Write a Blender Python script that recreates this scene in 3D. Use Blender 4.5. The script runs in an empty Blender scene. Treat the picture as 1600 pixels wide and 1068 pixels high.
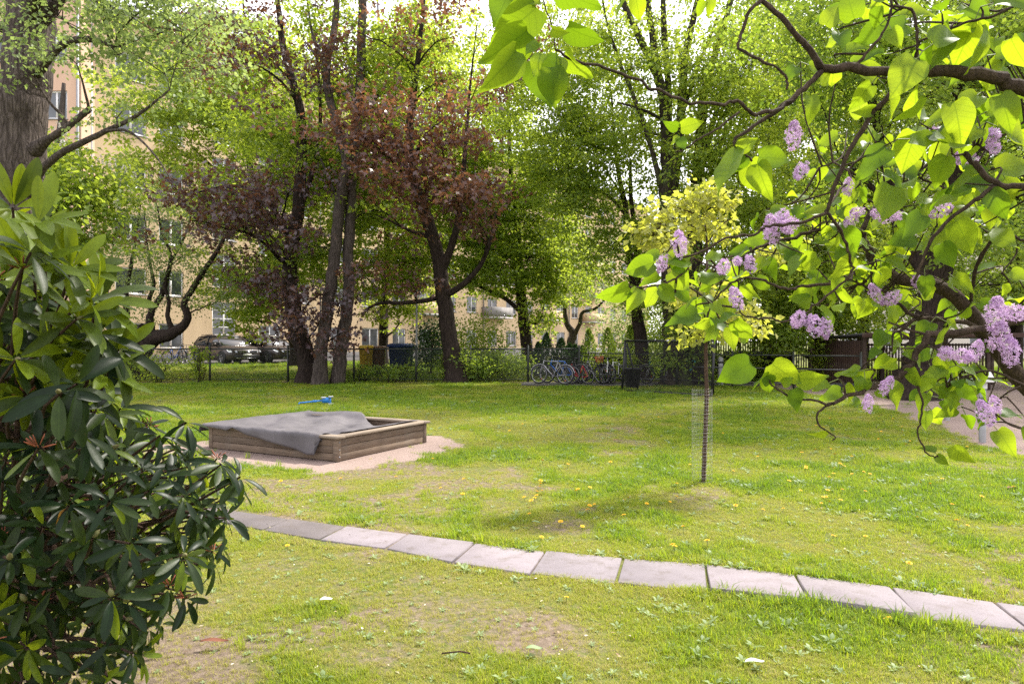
import bpy, math, random
import numpy as np
from mathutils import Vector, Matrix, Euler

# ------------------------------------------------------------------ camera, sky, sun, exposure
SC = bpy.context.scene
COL = SC.collection
FPX, CX, CY, EYE = 1600 * 24 / 36, 800.0, 534.0, 1.5      # photo pixels: focal length, centre, eye height
cam_d = bpy.data.cameras.new('camera')
cam_d.lens = 24; cam_d.sensor_width = 36; cam_d.clip_start = 0.05; cam_d.clip_end = 2000
cam = bpy.data.objects.new('camera', cam_d); COL.objects.link(cam)
cam.location = (0, 0, EYE); cam.rotation_euler = (math.radians(90), 0, 0)
SC.camera = cam
SUN_DIR = Vector((0.52, 0.50, 0.92)).normalized()          # towards the sun
sun_el = math.asin(SUN_DIR.z); sun_az = math.atan2(SUN_DIR.x, SUN_DIR.y)
world = bpy.data.worlds.new('World'); SC.world = world; world.use_nodes = True
wn, wl = world.node_tree.nodes, world.node_tree.links
wn.clear()
w_out = wn.new('ShaderNodeOutputWorld'); w_bg = wn.new('ShaderNodeBackground')
w_sky = wn.new('ShaderNodeTexSky'); w_sky.sky_type = 'NISHITA'; w_sky.sun_disc = False
w_sky.sun_elevation = sun_el; w_sky.sun_rotation = sun_az
w_sky.air_density = 1.0; w_sky.dust_density = 4.0; w_sky.ozone_density = 1.0
w_mix = wn.new('ShaderNodeMix'); w_mix.data_type = 'RGBA'       # thin bright cloud veil over the whole sky
w_mix.inputs[0].default_value = 0.7
w_mix.inputs[7].default_value = (10.2, 9.8, 10.3, 1)
wl.new(w_sky.outputs[0], w_mix.inputs[6]); wl.new(w_mix.outputs[2], w_bg.inputs[0])
w_bg.inputs[1].default_value = 0.13
wl.new(w_bg.outputs[0], w_out.inputs[0])
sun_d = bpy.data.lights.new('sun', 'SUN'); sun_d.energy = 3.9; sun_d.angle = math.radians(3.2)
sun_d.color = (1.0, 0.95, 0.86)
sun = bpy.data.objects.new('sun', sun_d); COL.objects.link(sun)
sun.rotation_euler = SUN_DIR.to_track_quat('Z', 'Y').to_euler(); sun.location = (20, 10, 40)
SC.view_settings.view_transform = 'Standard'; SC.view_settings.look = 'None'
SC.view_settings.exposure = 1.16; SC.view_settings.gamma = 1.0
SC.view_settings.use_curve_mapping = False
SC.cycles.max_bounces = 7; SC.cycles.transmission_bounces = 5; SC.cycles.diffuse_bounces = 4
SC.cycles.use_denoising = False
SC.cycles.sample_clamp_indirect = 8

# ------------------------------------------------------------------ helpers
rng = np.random.default_rng(11); random.seed(11)
U = lambda a, b, n=None: rng.uniform(a, b, n)

def P(px, py, d):                       # photo pixel + distance -> point
    return np.array([(px - CX) / FPX * d, d, EYE + (CY - py) / FPX * d])
def G(px, py, z=0.0):                   # photo pixel on the ground -> point
    d = FPX * (EYE - z) / (py - CY)
    return np.array([(px - CX) / FPX * d, d, z])
def proj(p):
    p = np.asarray(p); return CX + p[..., 0] / p[..., 1] * FPX, CY - (p[..., 2] - EYE) / p[..., 1] * FPX

def _hash(ix, iy, s):
    n = (ix * 374761393 + iy * 668265263 + s * 2147483647) & 0xFFFFFFFF
    n = ((n ^ (n >> 13)) * 1274126177) & 0xFFFFFFFF
    return ((n ^ (n >> 16)) & 0xFFFF) / 65535.0
def vnoise(x, y, s=0):
    x = np.asarray(x, float); y = np.asarray(y, float)
    ix = np.floor(x).astype(np.int64); iy = np.floor(y).astype(np.int64)
    fx = x - ix; fy = y - iy; fx = fx * fx * (3 - 2 * fx); fy = fy * fy * (3 - 2 * fy)
    a = _hash(ix, iy, s); b = _hash(ix + 1, iy, s); c = _hash(ix, iy + 1, s); d = _hash(ix + 1, iy + 1, s)
    return (a * (1 - fx) + b * fx) * (1 - fy) + (c * (1 - fx) + d * fx) * fy
def fnoise(x, y, s=0, o=4):
    t = 0; a = 0.5; k = 1.0; tot = 0
    for i in range(o):
        t = t + a * vnoise(x * k, y * k, s + i * 17); tot += a; a *= 0.55; k *= 2.03
    return t / tot
def sstep(a, b, x):
    t = np.clip((x - a) / (b - a), 0, 1); return t * t * (3 - 2 * t)

def make_mesh(name, V, groups, mats=(), smooth=False, attrs=None):
    me = bpy.data.meshes.new(name)
    V = np.asarray(V, np.float32); me.vertices.add(len(V)); me.vertices.foreach_set('co', V.ravel())
    idx, start, c = [], [], 0
    for g in groups:
        g = np.asarray(g, np.int32)
        if not len(g): continue
        idx.append(g.ravel()); k = g.shape[1]
        start.append(np.arange(len(g)) * k + c); c += g.size
    if idx:
        idx = np.concatenate(idx); start = np.concatenate(start).astype(np.int32)
        me.loops.add(len(idx)); me.loops.foreach_set('vertex_index', idx)
        me.polygons.add(len(start)); me.polygons.foreach_set('loop_start', start)
        me.update(calc_edges=True)
        if smooth: me.polygons.foreach_set('use_smooth', np.ones(len(start), bool))
    for k, a in (attrs or {}).items():
        a = np.asarray(a, np.float32)
        if a.ndim == 1:
            at = me.attributes.new(k, 'FLOAT', 'POINT'); at.data.foreach_set('value', a)
        else:
            at = me.attributes.new(k, 'FLOAT_VECTOR', 'POINT'); at.data.foreach_set('vector', a.ravel())
    for m in mats: me.materials.append(m)
    return me

def tag(o, label=None, cat=None, group=None, kind=None):
    if label: o['label'] = label
    if cat: o['category'] = cat
    if group: o['group'] = group
    if kind: o['kind'] = kind
    return o
def empty(name, loc=(0, 0, 0), rz=0.0):
    o = bpy.data.objects.new(name, None); COL.objects.link(o)
    o.location = loc; o.rotation_euler = (0, 0, rz); o.empty_display_size = 0.2
    return o
def link(name, me, parent=None, local=False):
    """local: geometry is in the parent's frame; otherwise it is in world coordinates (parents are not rotated then)."""
    o = bpy.data.objects.new(name, me); COL.objects.link(o)
    if parent is not None:
        o.parent = parent
        if not local:
            w = Vector((0, 0, 0)); p = parent
            while p is not None: w = w + p.location; p = p.parent
            o.location = -w
    return o

class MB:
    def __init__(s): s.v = []; s.g = {}; s.n = 0; s.a = []
    def add(s, V, F, tint=None):
        V = np.asarray(V, float)
        if isinstance(F, np.ndarray): F = [F]
        elif F and not hasattr(F[0][0], '__len__'):
            d = {}
            for f in F: d.setdefault(len(f), []).append(f)
            F = [np.array(x) for x in d.values()]
        for f in F:
            f = np.asarray(f); s.g.setdefault(f.shape[1], []).append(f + s.n)
        s.v.append(V); s.n += len(V)
        s.a.append(np.full(len(V), 0.5 if tint is None else tint))
        return s
    def box(s, c, size, M=None):
        x, y, z = np.asarray(size) / 2
        V = np.array([(-x,-y,-z),(x,-y,-z),(x,y,-z),(-x,y,-z),(-x,-y,z),(x,-y,z),(x,y,z),(-x,y,z)])
        if M is not None: V = V @ np.array(M)[:3, :3].T
        return s.add(V + np.asarray(c), [(0,3,2,1),(4,5,6,7),(0,1,5,4),(1,2,6,5),(2,3,7,6),(3,0,4,7)])
    def bar(s, a, b, w, h):
        """box from a to b, w sideways, h upwards"""
        a = np.asarray(a, float); b = np.asarray(b, float); d = b - a; L = np.linalg.norm(d); d /= L
        up = np.array([0, 0, 1.0]) if abs(d[2]) < .95 else np.array([0, 1.0, 0])
        sx = np.cross(d, up); sx /= np.linalg.norm(sx); uz = np.cross(sx, d)
        return s.box((a + b) / 2, (L, w, h), np.stack([d, sx, uz], 1))
    def tube(s, pts, rad, n=8, cap=True, tint=None, wob=0.0):
        pts = np.asarray(pts, float); m = len(pts)
        rad = np.full(m, rad, float) if np.ndim(rad) == 0 else np.asarray(rad, float)
        t = np.gradient(pts, axis=0); t /= np.linalg.norm(t, axis=1)[:, None] + 1e-9
        ref = np.array([1.0, 0, 0]) if abs(t[0][0]) < .8 else np.array([0, 1.0, 0])
        V = []; ang = np.arange(n) / n * 2 * np.pi
        u = ref
        for i in range(m):
            u = u - t[i] * u.dot(t[i]); u /= np.linalg.norm(u) + 1e-9; w = np.cross(t[i], u)
            r = rad[i] * (1 + (U(-wob, wob, n) if wob else 0))
            V.append(pts[i] + (np.cos(ang) * r)[:, None] * u + (np.sin(ang) * r)[:, None] * w)
        V = np.concatenate(V)
        i = np.arange(m - 1)[:, None] * n; j = np.arange(n)[None]; k = (j + 1) % n
        F = np.stack([(i + j), (i + k), (i + n + k), (i + n + j)], -1).reshape(-1, 4)
        base = s.n; s.add(V, F, tint)
        if cap and n > 2:
            s.g.setdefault(n, []).append(np.array([np.arange(n)[::-1] + base, np.arange(n) + base + (m - 1) * n]))
        return s
    def lathe(s, prof, n=16, c=(0, 0, 0), M=None):
        prof = np.asarray(prof, float); m = len(prof); ang = np.arange(n) / n * 2 * np.pi
        V = np.stack([prof[:, 0, None] * np.cos(ang), prof[:, 0, None] * np.sin(ang), np.repeat(prof[:, 1, None], n, 1)], -1).reshape(-1, 3)
        if M is not None: V = V @ np.array(M)[:3, :3].T
        i = np.arange(m - 1)[:, None] * n; j = np.arange(n)[None]; k = (j + 1) % n
        F = np.stack([(i + j), (i + k), (i + n + k), (i + n + j)], -1).reshape(-1, 4)
        return s.add(V + np.asarray(c), F)
    def mesh(s, name, mat, smooth=False, tint=False):
        V = np.concatenate(s.v) if s.v else np.zeros((0, 3))
        gs = [np.concatenate(x) for x in s.g.values()]
        return make_mesh(name, V, gs, [mat] if mat else [], smooth, {'tint': np.concatenate(s.a)} if tint else None)
    def obj(s, name, mat, parent=None, smooth=False, local=False, tint=False):
        return link(name, s.mesh(name, mat, smooth, tint), parent, local)

def smooth_path(ctrl, n):
    """Catmull-Rom through rows of any width"""
    c = np.asarray(ctrl, float)
    if len(c) == 2: return c[0] + (c[1] - c[0]) * np.linspace(0, 1, n)[:, None]
    c = np.vstack([2 * c[0] - c[1], c, 2 * c[-1] - c[-2]]); m = len(c) - 3
    out = []
    for u in np.linspace(0, m - 1e-6, n):
        i = int(u); t = u - i; p0, p1, p2, p3 = c[i:i + 4]
        out.append(0.5 * ((2 * p1) + (-p0 + p2) * t + (2 * p0 - 5 * p1 + 4 * p2 - p3) * t * t + (-p0 + 3 * p1 - 3 * p2 + p3) * t ** 3))
    return np.array(out)

# ------------------------------------------------------------------ materials
def new_mat(name):
    m = bpy.data.materials.new(name); m.use_nodes = True
    nt = m.node_tree; b = nt.nodes['Principled BSDF']; return m, nt, b
def N(nt, t, **kw):
    n = nt.nodes.new(t)
    for k, v in kw.items(): setattr(n, k, v)
    return n
def ramp(nt, fac, stops):
    r = N(nt, 'ShaderNodeValToRGB'); e = r.color_ramp.elements
    while len(e) > 1: e.remove(e[-1])
    e[0].position = stops[0][0]; e[0].color = (*stops[0][1], 1)
    for p, c in stops[1:]:
        q = e.new(p); q.color = (*c, 1)
    nt.links.new(fac, r.inputs[0]); return r.outputs[0]
def coords(nt, kind='Object', scale=None):
    tc = N(nt, 'ShaderNodeTexCoord'); o = tc.outputs[kind]
    if scale is not None:
        mp = N(nt, 'ShaderNodeMapping'); mp.inputs['Scale'].default_value = scale if hasattr(scale, '__len__') else (scale,) * 3
        nt.links.new(o, mp.inputs[0]); o = mp.outputs[0]
    return o
def noise(nt, vec, scale, detail=4, rough=0.6):
    n = N(nt, 'ShaderNodeTexNoise'); n.inputs['Scale'].default_value = scale
    n.inputs['Detail'].default_value = detail; n.inputs['Roughness'].default_value = rough
    if vec is not None: nt.links.new(vec, n.inputs['Vector'])
    return n.outputs['Fac']
def mixc(nt, fac, a, b, mode='MIX'):
    m = N(nt, 'ShaderNodeMix', data_type='RGBA', blend_type=mode)
    for s, v in ((0, fac), (6, a), (7, b)):
        if hasattr(v, 'is_linked') or isinstance(v, bpy.types.NodeSocket): nt.links.new(v, m.inputs[s])
        else: m.inputs[s].default_value = v if s == 0 else (*v, 1)
    return m.outputs[2]
def math_(nt, op, a, b=None, clamp=False):
    m = N(nt, 'ShaderNodeMath', operation=op, use_clamp=clamp)
    for s, v in ((0, a), (1, b)):
        if v is None: continue
        if isinstance(v, bpy.types.NodeSocket): nt.links.new(v, m.inputs[s])
        else: m.inputs[s].default_value = v
    return m.outputs[0]
def bump(nt, b, h, strength=0.3, dist=0.02):
    n = N(nt, 'ShaderNodeBump'); n.inputs['Strength'].default_value = strength; n.inputs['Distance'].default_value = dist
    nt.links.new(h, n.inputs['Height']); nt.links.new(n.outputs[0], b.inputs['Normal'])
def attr(nt, name, kind='GEOMETRY'):
    a = N(nt, 'ShaderNodeAttribute', attribute_name=name, attribute_type=kind); return a

def plain(name, c0, c1=None, rough=0.6, metal=0.0, scale=8.0, bmp=0.0, spec=0.4, coordk='Object', stretch=None, coat=0):
    m, nt, b = new_mat(name)
    c1 = c1 or tuple(x * 0.7 for x in c0)
    v = coords(nt, coordk, stretch)
    f = noise(nt, v, scale, 5)
    nt.links.new(ramp(nt, f, [(0.3, c1), (0.7, c0)]), b.inputs['Base Color'])
    b.inputs['Roughness'].default_value = rough; b.inputs['Metallic'].default_value = metal
    b.inputs['Specular IOR Level'].default_value = spec
    if coat: b.inputs['Coat Weight'].default_value = coat
    if bmp: bump(nt, b, f, bmp, 0.02)
    return m

def N_col(nt):
    n = N(nt, 'ShaderNodeTexNoise'); n.inputs['Scale'].default_value = 4.0; nt.links.new(coords(nt, 'Object'), n.inputs['Vector']); return n.outputs['Color']
def bark(name, c0, c1, scale=1.0, moss=None, crack=.45):
    m, nt, b = new_mat(name)
    v = coords(nt, 'Object', (6 * scale, 6 * scale, 1.3 * scale))
    f = noise(nt, v, 2.5, 6, 0.7)
    g = noise(nt, coords(nt, 'Object', (22 * scale, 22 * scale, 4 * scale)), 2.0, 4, 0.7)
    vo = N(nt, 'ShaderNodeTexVoronoi', feature='DISTANCE_TO_EDGE'); vo.inputs['Scale'].default_value = 3.2
    nt.links.new(mixc(nt, .3, coords(nt, 'Object', (6.5 * scale, 6.5 * scale, .8 * scale)), N_col(nt)), vo.inputs['Vector'])
    cr = ramp(nt, vo.outputs['Distance'], [(0.0, (1 - crack,) * 3), (0.22, (1, 1, 1))])
    c = ramp(nt, f, [(0.32, c1), (0.62, c0), (0.8, tuple(min(1, x * 1.5) for x in c0))])
    c = mixc(nt, cr, tuple(x * .55 for x in c1), c)
    if moss: c = mixc(nt, ramp(nt, noise(nt, coords(nt, 'Object'), 1.4, 4), [(0.5, (0, 0, 0)), (0.66, (0.8,) * 3)]), c, moss)
    nt.links.new(c, b.inputs['Base Color']); b.inputs['Roughness'].default_value = 0.9
    b.inputs['Specular IOR Level'].default_value = 0.15
    bump(nt, b, math_(nt, 'ADD', math_(nt, 'ADD', f, math_(nt, 'MULTIPLY', g, 0.6)), math_(nt, 'MULTIPLY', cr, .7)), 0.9, 0.05)
    return m

def leaf_mat(name, c0, c1, t0, t1, tfac=0.5, rough=0.5, spec=0.3, veins=False, back=None):
    m, nt, b = new_mat(name)
    ti = attr(nt, 'tint').outputs['Fac']
    col = ramp(nt, ti, [(0.0, c0), (1.0, c1)]); tcol = ramp(nt, ti, [(0.0, t0), (1.0, t1)])
    if veins:
        sp = N(nt, 'ShaderNodeSeparateXYZ'); nt.links.new(attr(nt, 'luv').outputs['Vector'], sp.inputs[0])
        ay = math_(nt, 'ABSOLUTE', sp.outputs[1])
        mid = math_(nt, 'LESS_THAN', ay, 0.014)
        wv = math_(nt, 'SINE', math_(nt, 'MULTIPLY', math_(nt, 'SUBTRACT', sp.outputs[0], math_(nt, 'MULTIPLY', ay, 0.75)), 46.0))
        side = math_(nt, 'MULTIPLY', math_(nt, 'GREATER_THAN', wv, 0.93), 0.35)
        vf = math_(nt, 'MAXIMUM', math_(nt, 'MULTIPLY', mid, 0.55), side)
        col = mixc(nt, math_(nt, 'MULTIPLY', vf, .8), col, mixc(nt, 1.0, col, (1.9, 1.8, 1.7), 'MULTIPLY')); tcol = mixc(nt, math_(nt, 'MULTIPLY', vf, 0.8), tcol, tuple(x * 0.6 for x in t0))
        mot = noise(nt, attr(nt, 'luv').outputs['Vector'], 5.0, 3)
        col = mixc(nt, 1.0, col, ramp(nt, mot, [(0.3, (0.72, 0.74, 0.7)), (0.7, (1.12, 1.1, 1.0))]), 'MULTIPLY')
        spk = ramp(nt, noise(nt, attr(nt, 'luv').outputs['Vector'], 16.0, 2), [(.70, (0, 0, 0)), (.76, (.7,) * 3)]); col = mixc(nt, spk, col, (.12, .07, .03)); tcol = mixc(nt, spk, tcol, (.16, .12, .02))
        bump(nt, b, mot, 0.1, 0.004)
    if back:
        gm = N(nt, 'ShaderNodeNewGeometry'); col = mixc(nt, gm.outputs['Backfacing'], col, back)
    nt.links.new(col, b.inputs['Base Color']); b.inputs['Roughness'].default_value = rough
    b.inputs['Specular IOR Level'].default_value = spec
    tr = N(nt, 'ShaderNodeBsdfTranslucent'); nt.links.new(tcol, tr.inputs[0])
    mx = N(nt, 'ShaderNodeMixShader'); mx.inputs[0].default_value = tfac
    nt.links.new(b.outputs[0], mx.inputs[1]); nt.links.new(tr.outputs[0], mx.inputs[2])
    nt.links.new(mx.outputs[0], nt.nodes['Material Output'].inputs[0])
    return m

M = {}
M['bark_dark'] = bark('bark_dark', (0.055, 0.04, 0.032), (0.018, 0.013, 0.011))
M['bark_grey'] = bark('bark_grey', (0.12, 0.098, 0.084), (0.04, 0.032, 0.028))
M['bark_big'] = bark('bark_big', (0.15, 0.122, 0.108), (0.055, 0.042, 0.036), 1.3, None, .6)
M['bark_moss'] = bark('bark_moss', (0.07, 0.055, 0.043), (0.022, 0.017, 0.014), 1.0, (0.06, 0.075, 0.03))
M['bark_lilac'] = bark('bark_lilac', (0.15, 0.105, 0.075), (0.05, 0.035, 0.025), 9.0, None, 0.0)
M['bark_rhodo'] = bark('bark_rhodo', (0.16, 0.10, 0.07), (0.06, 0.04, 0.03), 8.0, None, 0.0)
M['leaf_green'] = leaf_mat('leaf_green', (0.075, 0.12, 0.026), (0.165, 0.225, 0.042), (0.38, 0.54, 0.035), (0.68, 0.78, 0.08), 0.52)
M['leaf_fresh'] = leaf_mat('leaf_fresh', (0.085, 0.135, 0.028), (0.18, 0.24, 0.042), (0.44, 0.58, 0.04), (0.72, 0.80, 0.09), 0.54)
M['leaf_deep'] = leaf_mat('leaf_deep', (0.06, 0.105, 0.026), (0.13, 0.195, 0.042), (0.30, 0.47, 0.035), (0.56, 0.68, 0.07), 0.5)
M['leaf_pale'] = leaf_mat('leaf_pale', (0.09, 0.13, 0.055), (0.17, 0.22, 0.09), (0.30, 0.42, 0.09), (0.46, 0.56, 0.16), 0.45)
M['leaf_purple'] = leaf_mat('leaf_purple', (0.05, 0.036, 0.044), (0.115, 0.078, 0.082), (0.12, 0.05, 0.035), (0.36, 0.15, 0.05), 0.34, 0.36, 0.55)
M['leaf_copper'] = leaf_mat('leaf_copper', (0.055, 0.037, 0.043), (0.14, 0.07, 0.055), (0.15, 0.065, 0.04), (0.44, 0.19, 0.07), 0.38, 0.36, 0.55)
M['leaf_yellow'] = leaf_mat('leaf_yellow', (0.20, 0.23, 0.04), (0.40, 0.40, 0.15), (0.46, 0.52, 0.04), (0.70, 0.68, 0.08), 0.5)
M['leaf_thuja'] = leaf_mat('leaf_thuja', (0.022, 0.05, 0.018), (0.05, 0.095, 0.03), (0.05, 0.11, 0.02), (0.10, 0.19, 0.03), 0.25)
M['leaf_lilac'] = leaf_mat('leaf_lilac', (0.032, 0.075, 0.014), (0.10, 0.17, 0.025), (0.18, 0.32, 0.007), (0.50, 0.63, 0.018), 0.56, 0.45, 0.22, veins=True)
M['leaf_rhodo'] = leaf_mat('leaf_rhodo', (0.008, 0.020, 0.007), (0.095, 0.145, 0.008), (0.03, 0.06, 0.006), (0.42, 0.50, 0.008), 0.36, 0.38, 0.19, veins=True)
M['petal_white'] = leaf_mat('petal_white', (0.62, 0.55, 0.5), (0.75, 0.72, 0.66), (0.6, 0.55, 0.5), (0.7, 0.66, 0.6), 0.35)
M['petal_lilac'] = leaf_mat('petal_lilac', (0.36, 0.20, 0.42), (0.72, 0.54, 0.76), (0.5, 0.3, 0.56), (0.76, 0.6, 0.8), 0.4)

# ------------------------------------------------------------------ ground
SB_C = np.array([-2.795, 9.966]); SB_A = math.radians(-28.4); SB_X, SB_Y = 1.2, 0.95     # sandbox
def sb_local(x, y):
    dx, dy = x - SB_C[0], y - SB_C[1]; c, s = math.cos(SB_A), math.sin(SB_A)
    return dx * c + dy * s, -dx * s + dy * c
def ground_z(x, y):
    x = np.asarray(x, float); y = np.asarray(y, float)
    z = 0.014 * (fnoise(x * 1.1, y * 1.1, 3, 3) - 1.0)
    z = z + 0.34 * sstep(26.6, 33.0, y) * (1 - 0.7 * sstep(2, 9, x))
    z = z + .007 * (1 - sstep(.3, .8, path_dist(x, y)))
    return z
JT = [(540.6, 823.8, 499, 845), (637, 837, 602, 859), (742, 850, 707, 881), (852.6, 862, 829, 899), (974, 874, 962, 914),
      (1102, 884, 1108, 929.5), (1242, 900.6, 1264, 945.6), (1392, 921, 1435, 970), (1553, 944, 1612, 990)]
J = [(G(a, b)[:2], G(c, d)[:2]) for a, b, c, d in JT]
_st = ((J[0][0] - J[2][0]) / 2, (J[0][1] - J[2][1]) / 2)
for k in range(6):
    tw = np.array([0.0, 0.010 * (k + 1)])
    J.insert(0, (J[0][0] + _st[0] + tw, J[0][1] + _st[1] + tw))
for k in range(2):
    J.append((2 * J[-1][0] - J[-2][0], 2 * J[-1][1] - J[-2][1]))
PATH_MID = np.array([(a + b) / 2 for a, b in J])
def path_dist(x, y):
    p = np.stack([x, y], -1); best = np.full(p.shape[:-1], 1e9)
    for a, b in zip(PATH_MID[:-1], PATH_MID[1:]):
        d = b - a; t = np.clip(((p - a) @ d) / d.dot(d), 0, 1)
        best = np.minimum(best, np.linalg.norm(p - (a + t[..., None] * d), axis=-1))
    return best
def sand_mask(x, y):
    bx = np.interp(y, [4, 9.4, 14.4, 18, 24, 26], [5.2, 6.9, 8.25, 8.8, 8.7, 8.6])
    m = sstep(-0.25, 0.35, x - bx + 0.9 * (fnoise(x * .9, y * .9, 41) - .5)) * (1 - sstep(24.5, 26, y)) * sstep(5.5, 7, y)
    lx, ly = sb_local(x, y)
    q = np.maximum(np.maximum(np.abs(lx + .1) - SB_X, 0) / .75, np.maximum(np.abs(ly + .12) - SB_Y, 0) / .62)
    q = np.hypot(np.maximum(np.abs(lx + .05) - SB_X, 0) / .72, np.maximum(np.abs(ly + .1) - SB_Y, 0) / .60)
    s = 1 - sstep(.62, 1.2, q + 1.4 * (fnoise(x * 1.6, y * 1.6, 43) - .5) + 1.0 * (fnoise(x * 6, y * 6, 44) - .5))
    return np.maximum(m, s)
def bare_mask(x, y):
    n = fnoise(x * .75 + 3, y * .75, 51, 5); f = fnoise(x * 3.3, y * 3.3, 57, 3)
    near = 1 - sstep(4.5, 9.5, y)
    b = .70 * sstep(.55, .75, n + .26 * (f - .5) + .05 * near - .02 - .10 * sstep(9, 14, y))
    for px, py, w, a in ((830, 985, .34, 1.0), (700, 960, .45, .7), (900, 1000, .3, .6), (880, 820, .32, .8), (520, 1000, .4, .5), (1450, 860, .35, .6),
                         (1110, 770, .35, .8), (440, 880, .25, .6), (760, 790, .45, .6), (1500, 1040, .5, .5), (250, 1040, .6, 1.0), (100, 1050, .9, 1.0)):
        c = G(px, py); b = np.maximum(b, .85 * a * (1 - sstep(.3, 1.25, np.hypot((x - c[0]), (y - c[1]) * .75) / w + .8 * (f - .5))))
    fence = 1 - sstep(.2, 1.0, np.abs(y - 25.6)); b = np.maximum(b, fence * .9)
    b = np.maximum(b, .85 * (1 - sstep(.15, .5, np.abs(x - np.interp(y, [4, 9.4, 14.4, 18, 24], [5.2, 7.0, 8.5, 9.2, 9.2])))) * f)
    return np.clip(b, 0, 1)
xs = np.unique(np.concatenate([[-900, -400, -150, -80, -50, -36], np.arange(-26, 24.01, 0.2), [30, 40, 60, 120, 300, 900]]))
ys = np.unique(np.concatenate([[-60, -20, -6, -2], np.arange(0, 8, 0.12), np.arange(8, 36.01, 0.22), [40, 50, 70, 110, 200, 500, 1400]]))
X, Y = np.meshgrid(xs, ys); Z = ground_z(X, Y); nx = len(xs)
V = np.stack([X.ravel(), Y.ravel(), Z.ravel()], 1)
i = np.arange((len(ys) - 1))[:, None] * nx; j = np.arange(nx - 1)[None]
F = np.stack([i + j, i + j + 1, i + j + 1 + nx, i + j + nx], -1).reshape(-1, 4)
m, nt, b = new_mat('ground'); M['ground'] = m
vw = coords(nt, 'Object')
n1 = noise(nt, vw, 1.6, 5); n2 = noise(nt, vw, 22, 6, .7); n3 = noise(nt, vw, 120, 3, .7)
lawn = ramp(nt, n1, [(.35, (.10, .14, .026)), (.6, (.165, .18, .04))])
lawn = mixc(nt, ramp(nt, n3, [(.4, (0, 0, 0)), (.62, (.8,) * 3)]), lawn, (.055, .075, .016))
lawn = mixc(nt, ramp(nt, n2, [(.42, (0, 0, 0)), (.66, (.55,) * 3)]), lawn, (.19, .16, .08))
soil = ramp(nt, n2, [(.3, (.105, .075, .058)), (.55, (.20, .15, .12)), (.75, (.29, .235, .19))])
sand = ramp(nt, n2, [(.3, (.19, .136, .12)), (.6, (.29, .213, .186)), (.8, (.36, .275, .242))])
sand = mixc(nt, .35, sand, ramp(nt, n3, [(.35, (.15, .11, .09)), (.65, (.46, .38, .33))]))
ba = math_(nt, 'ADD', attr(nt, 'bare').outputs['Fac'], math_(nt, 'MULTIPLY', math_(nt, 'SUBTRACT', n2, .5), .7), True)
sa = math_(nt, 'ADD', attr(nt, 'sand').outputs['Fac'], math_(nt, 'MULTIPLY', math_(nt, 'SUBTRACT', n2, .5), .8), True)
c = mixc(nt, ramp(nt, ba, [(.38, (0, 0, 0)), (.72, (.9,) * 3)]), lawn, soil)
c = mixc(nt, ramp(nt, sa, [(.38, (0, 0, 0)), (.6, (1,) * 3)]), c, sand)
nt.links.new(c, b.inputs['Base Color']); b.inputs['Roughness'].default_value = .95; b.inputs['Specular IOR Level'].default_value = .1
bump(nt, b, math_(nt, 'ADD', n2, math_(nt, 'MULTIPLY', n3, .5)), .8, .02)
me = make_mesh('ground', V, [F], [m], True, {'bare': bare_mask(V[:, 0], V[:, 1]), 'sand': sand_mask(V[:, 0], V[:, 1])})
tag(link('ground', me), kind='structure')

# ------------------------------------------------------------------ concrete slab path
def slab_mat(name, c0, c1, speck):
    m, nt, b = new_mat(name); v = coords(nt, 'Object')
    f = noise(nt, v, 2.2, 6, .65); g = noise(nt, v, 160, 2, .6)
    c = ramp(nt, f, [(.3, c1), (.65, c0)])
    c = mixc(nt, ramp(nt, g, [(.45, (0, 0, 0)), (.7, (speck,) * 3)]), c, tuple(x * .35 for x in c0))
    c = mixc(nt, ramp(nt, noise(nt, v, 9, 5, .7), [(.52, (0, 0, 0)), (.72, (.5,) * 3)]), c, (.11, .09, .065))
    nt.links.new(c, b.inputs['Base Color']); b.inputs['Roughness'].default_value = .9; b.inputs['Specular IOR Level'].default_value = .2
    oi = N(nt, 'ShaderNodeObjectInfo'); c = mixc(nt, 1.0, c, ramp(nt, oi.outputs['Random'], [(0, (.88, .885, .89)), (1, (1.06, 1.05, 1.055))]), 'MULTIPLY'); nt.links.new(c, b.inputs['Base Color'])
    bump(nt, b, g, .35, .004); return m
M['slab'] = slab_mat('slab', (.255, .226, .238), (.19, .166, .174), .45)
M['slab_old'] = slab_mat('slab_old', (.165, .146, .145), (.105, .092, .09), .9)
M['bed'] = plain('path_bed', (.13, .10, .075), (.06, .045, .035), .95, scale=30, bmp=.5)
bed = MB()
for (a0, b0), (a1, b1) in zip(J[:-1], J[1:]):
    q = [np.append(p, 0.001) for p in (b0, b1, a1, a0)]
    bed.add(np.array(q), [(0, 1, 2, 3)])
path = tag(bed.obj('path', M['bed']), kind='structure')
for k, ((a0, b0), (a1, b1)) in enumerate(zip(J[:-1], J[1:])):
    c = (a0 + b0 + a1 + b1) / 4
    q = []
    for p in (b0, b1, a1, a0):
        d = c - p; q.append(p + d / np.linalg.norm(d) * .012 + U(-.003, .003, 2))
    ht = .013 + U(-.004, .004); tl = U(-.005, .005, 4)
    if k in (11, 12): tl = np.array([.03, .026, .004, .004])
    bot = [np.append(p, -.03) for p in q]; top = [np.append(p, ht + t) for p, t in zip(q, tl)]
    ce = np.mean(top, 0)
    ins = [t + (ce - t) * .018 + np.array([0, 0, .003]) for t in top]
    mb = MB().add(np.array(bot + top + ins), [(0,1,5,4),(1,2,6,5),(2,3,7,6),(3,0,4,7),(4,5,9,8),(5,6,10,9),(6,7,11,10),(7,4,8,11),(8,9,10,11)])
    mb.obj('slab', M['slab_old'] if k < 6 else M['slab'], path)

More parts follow.
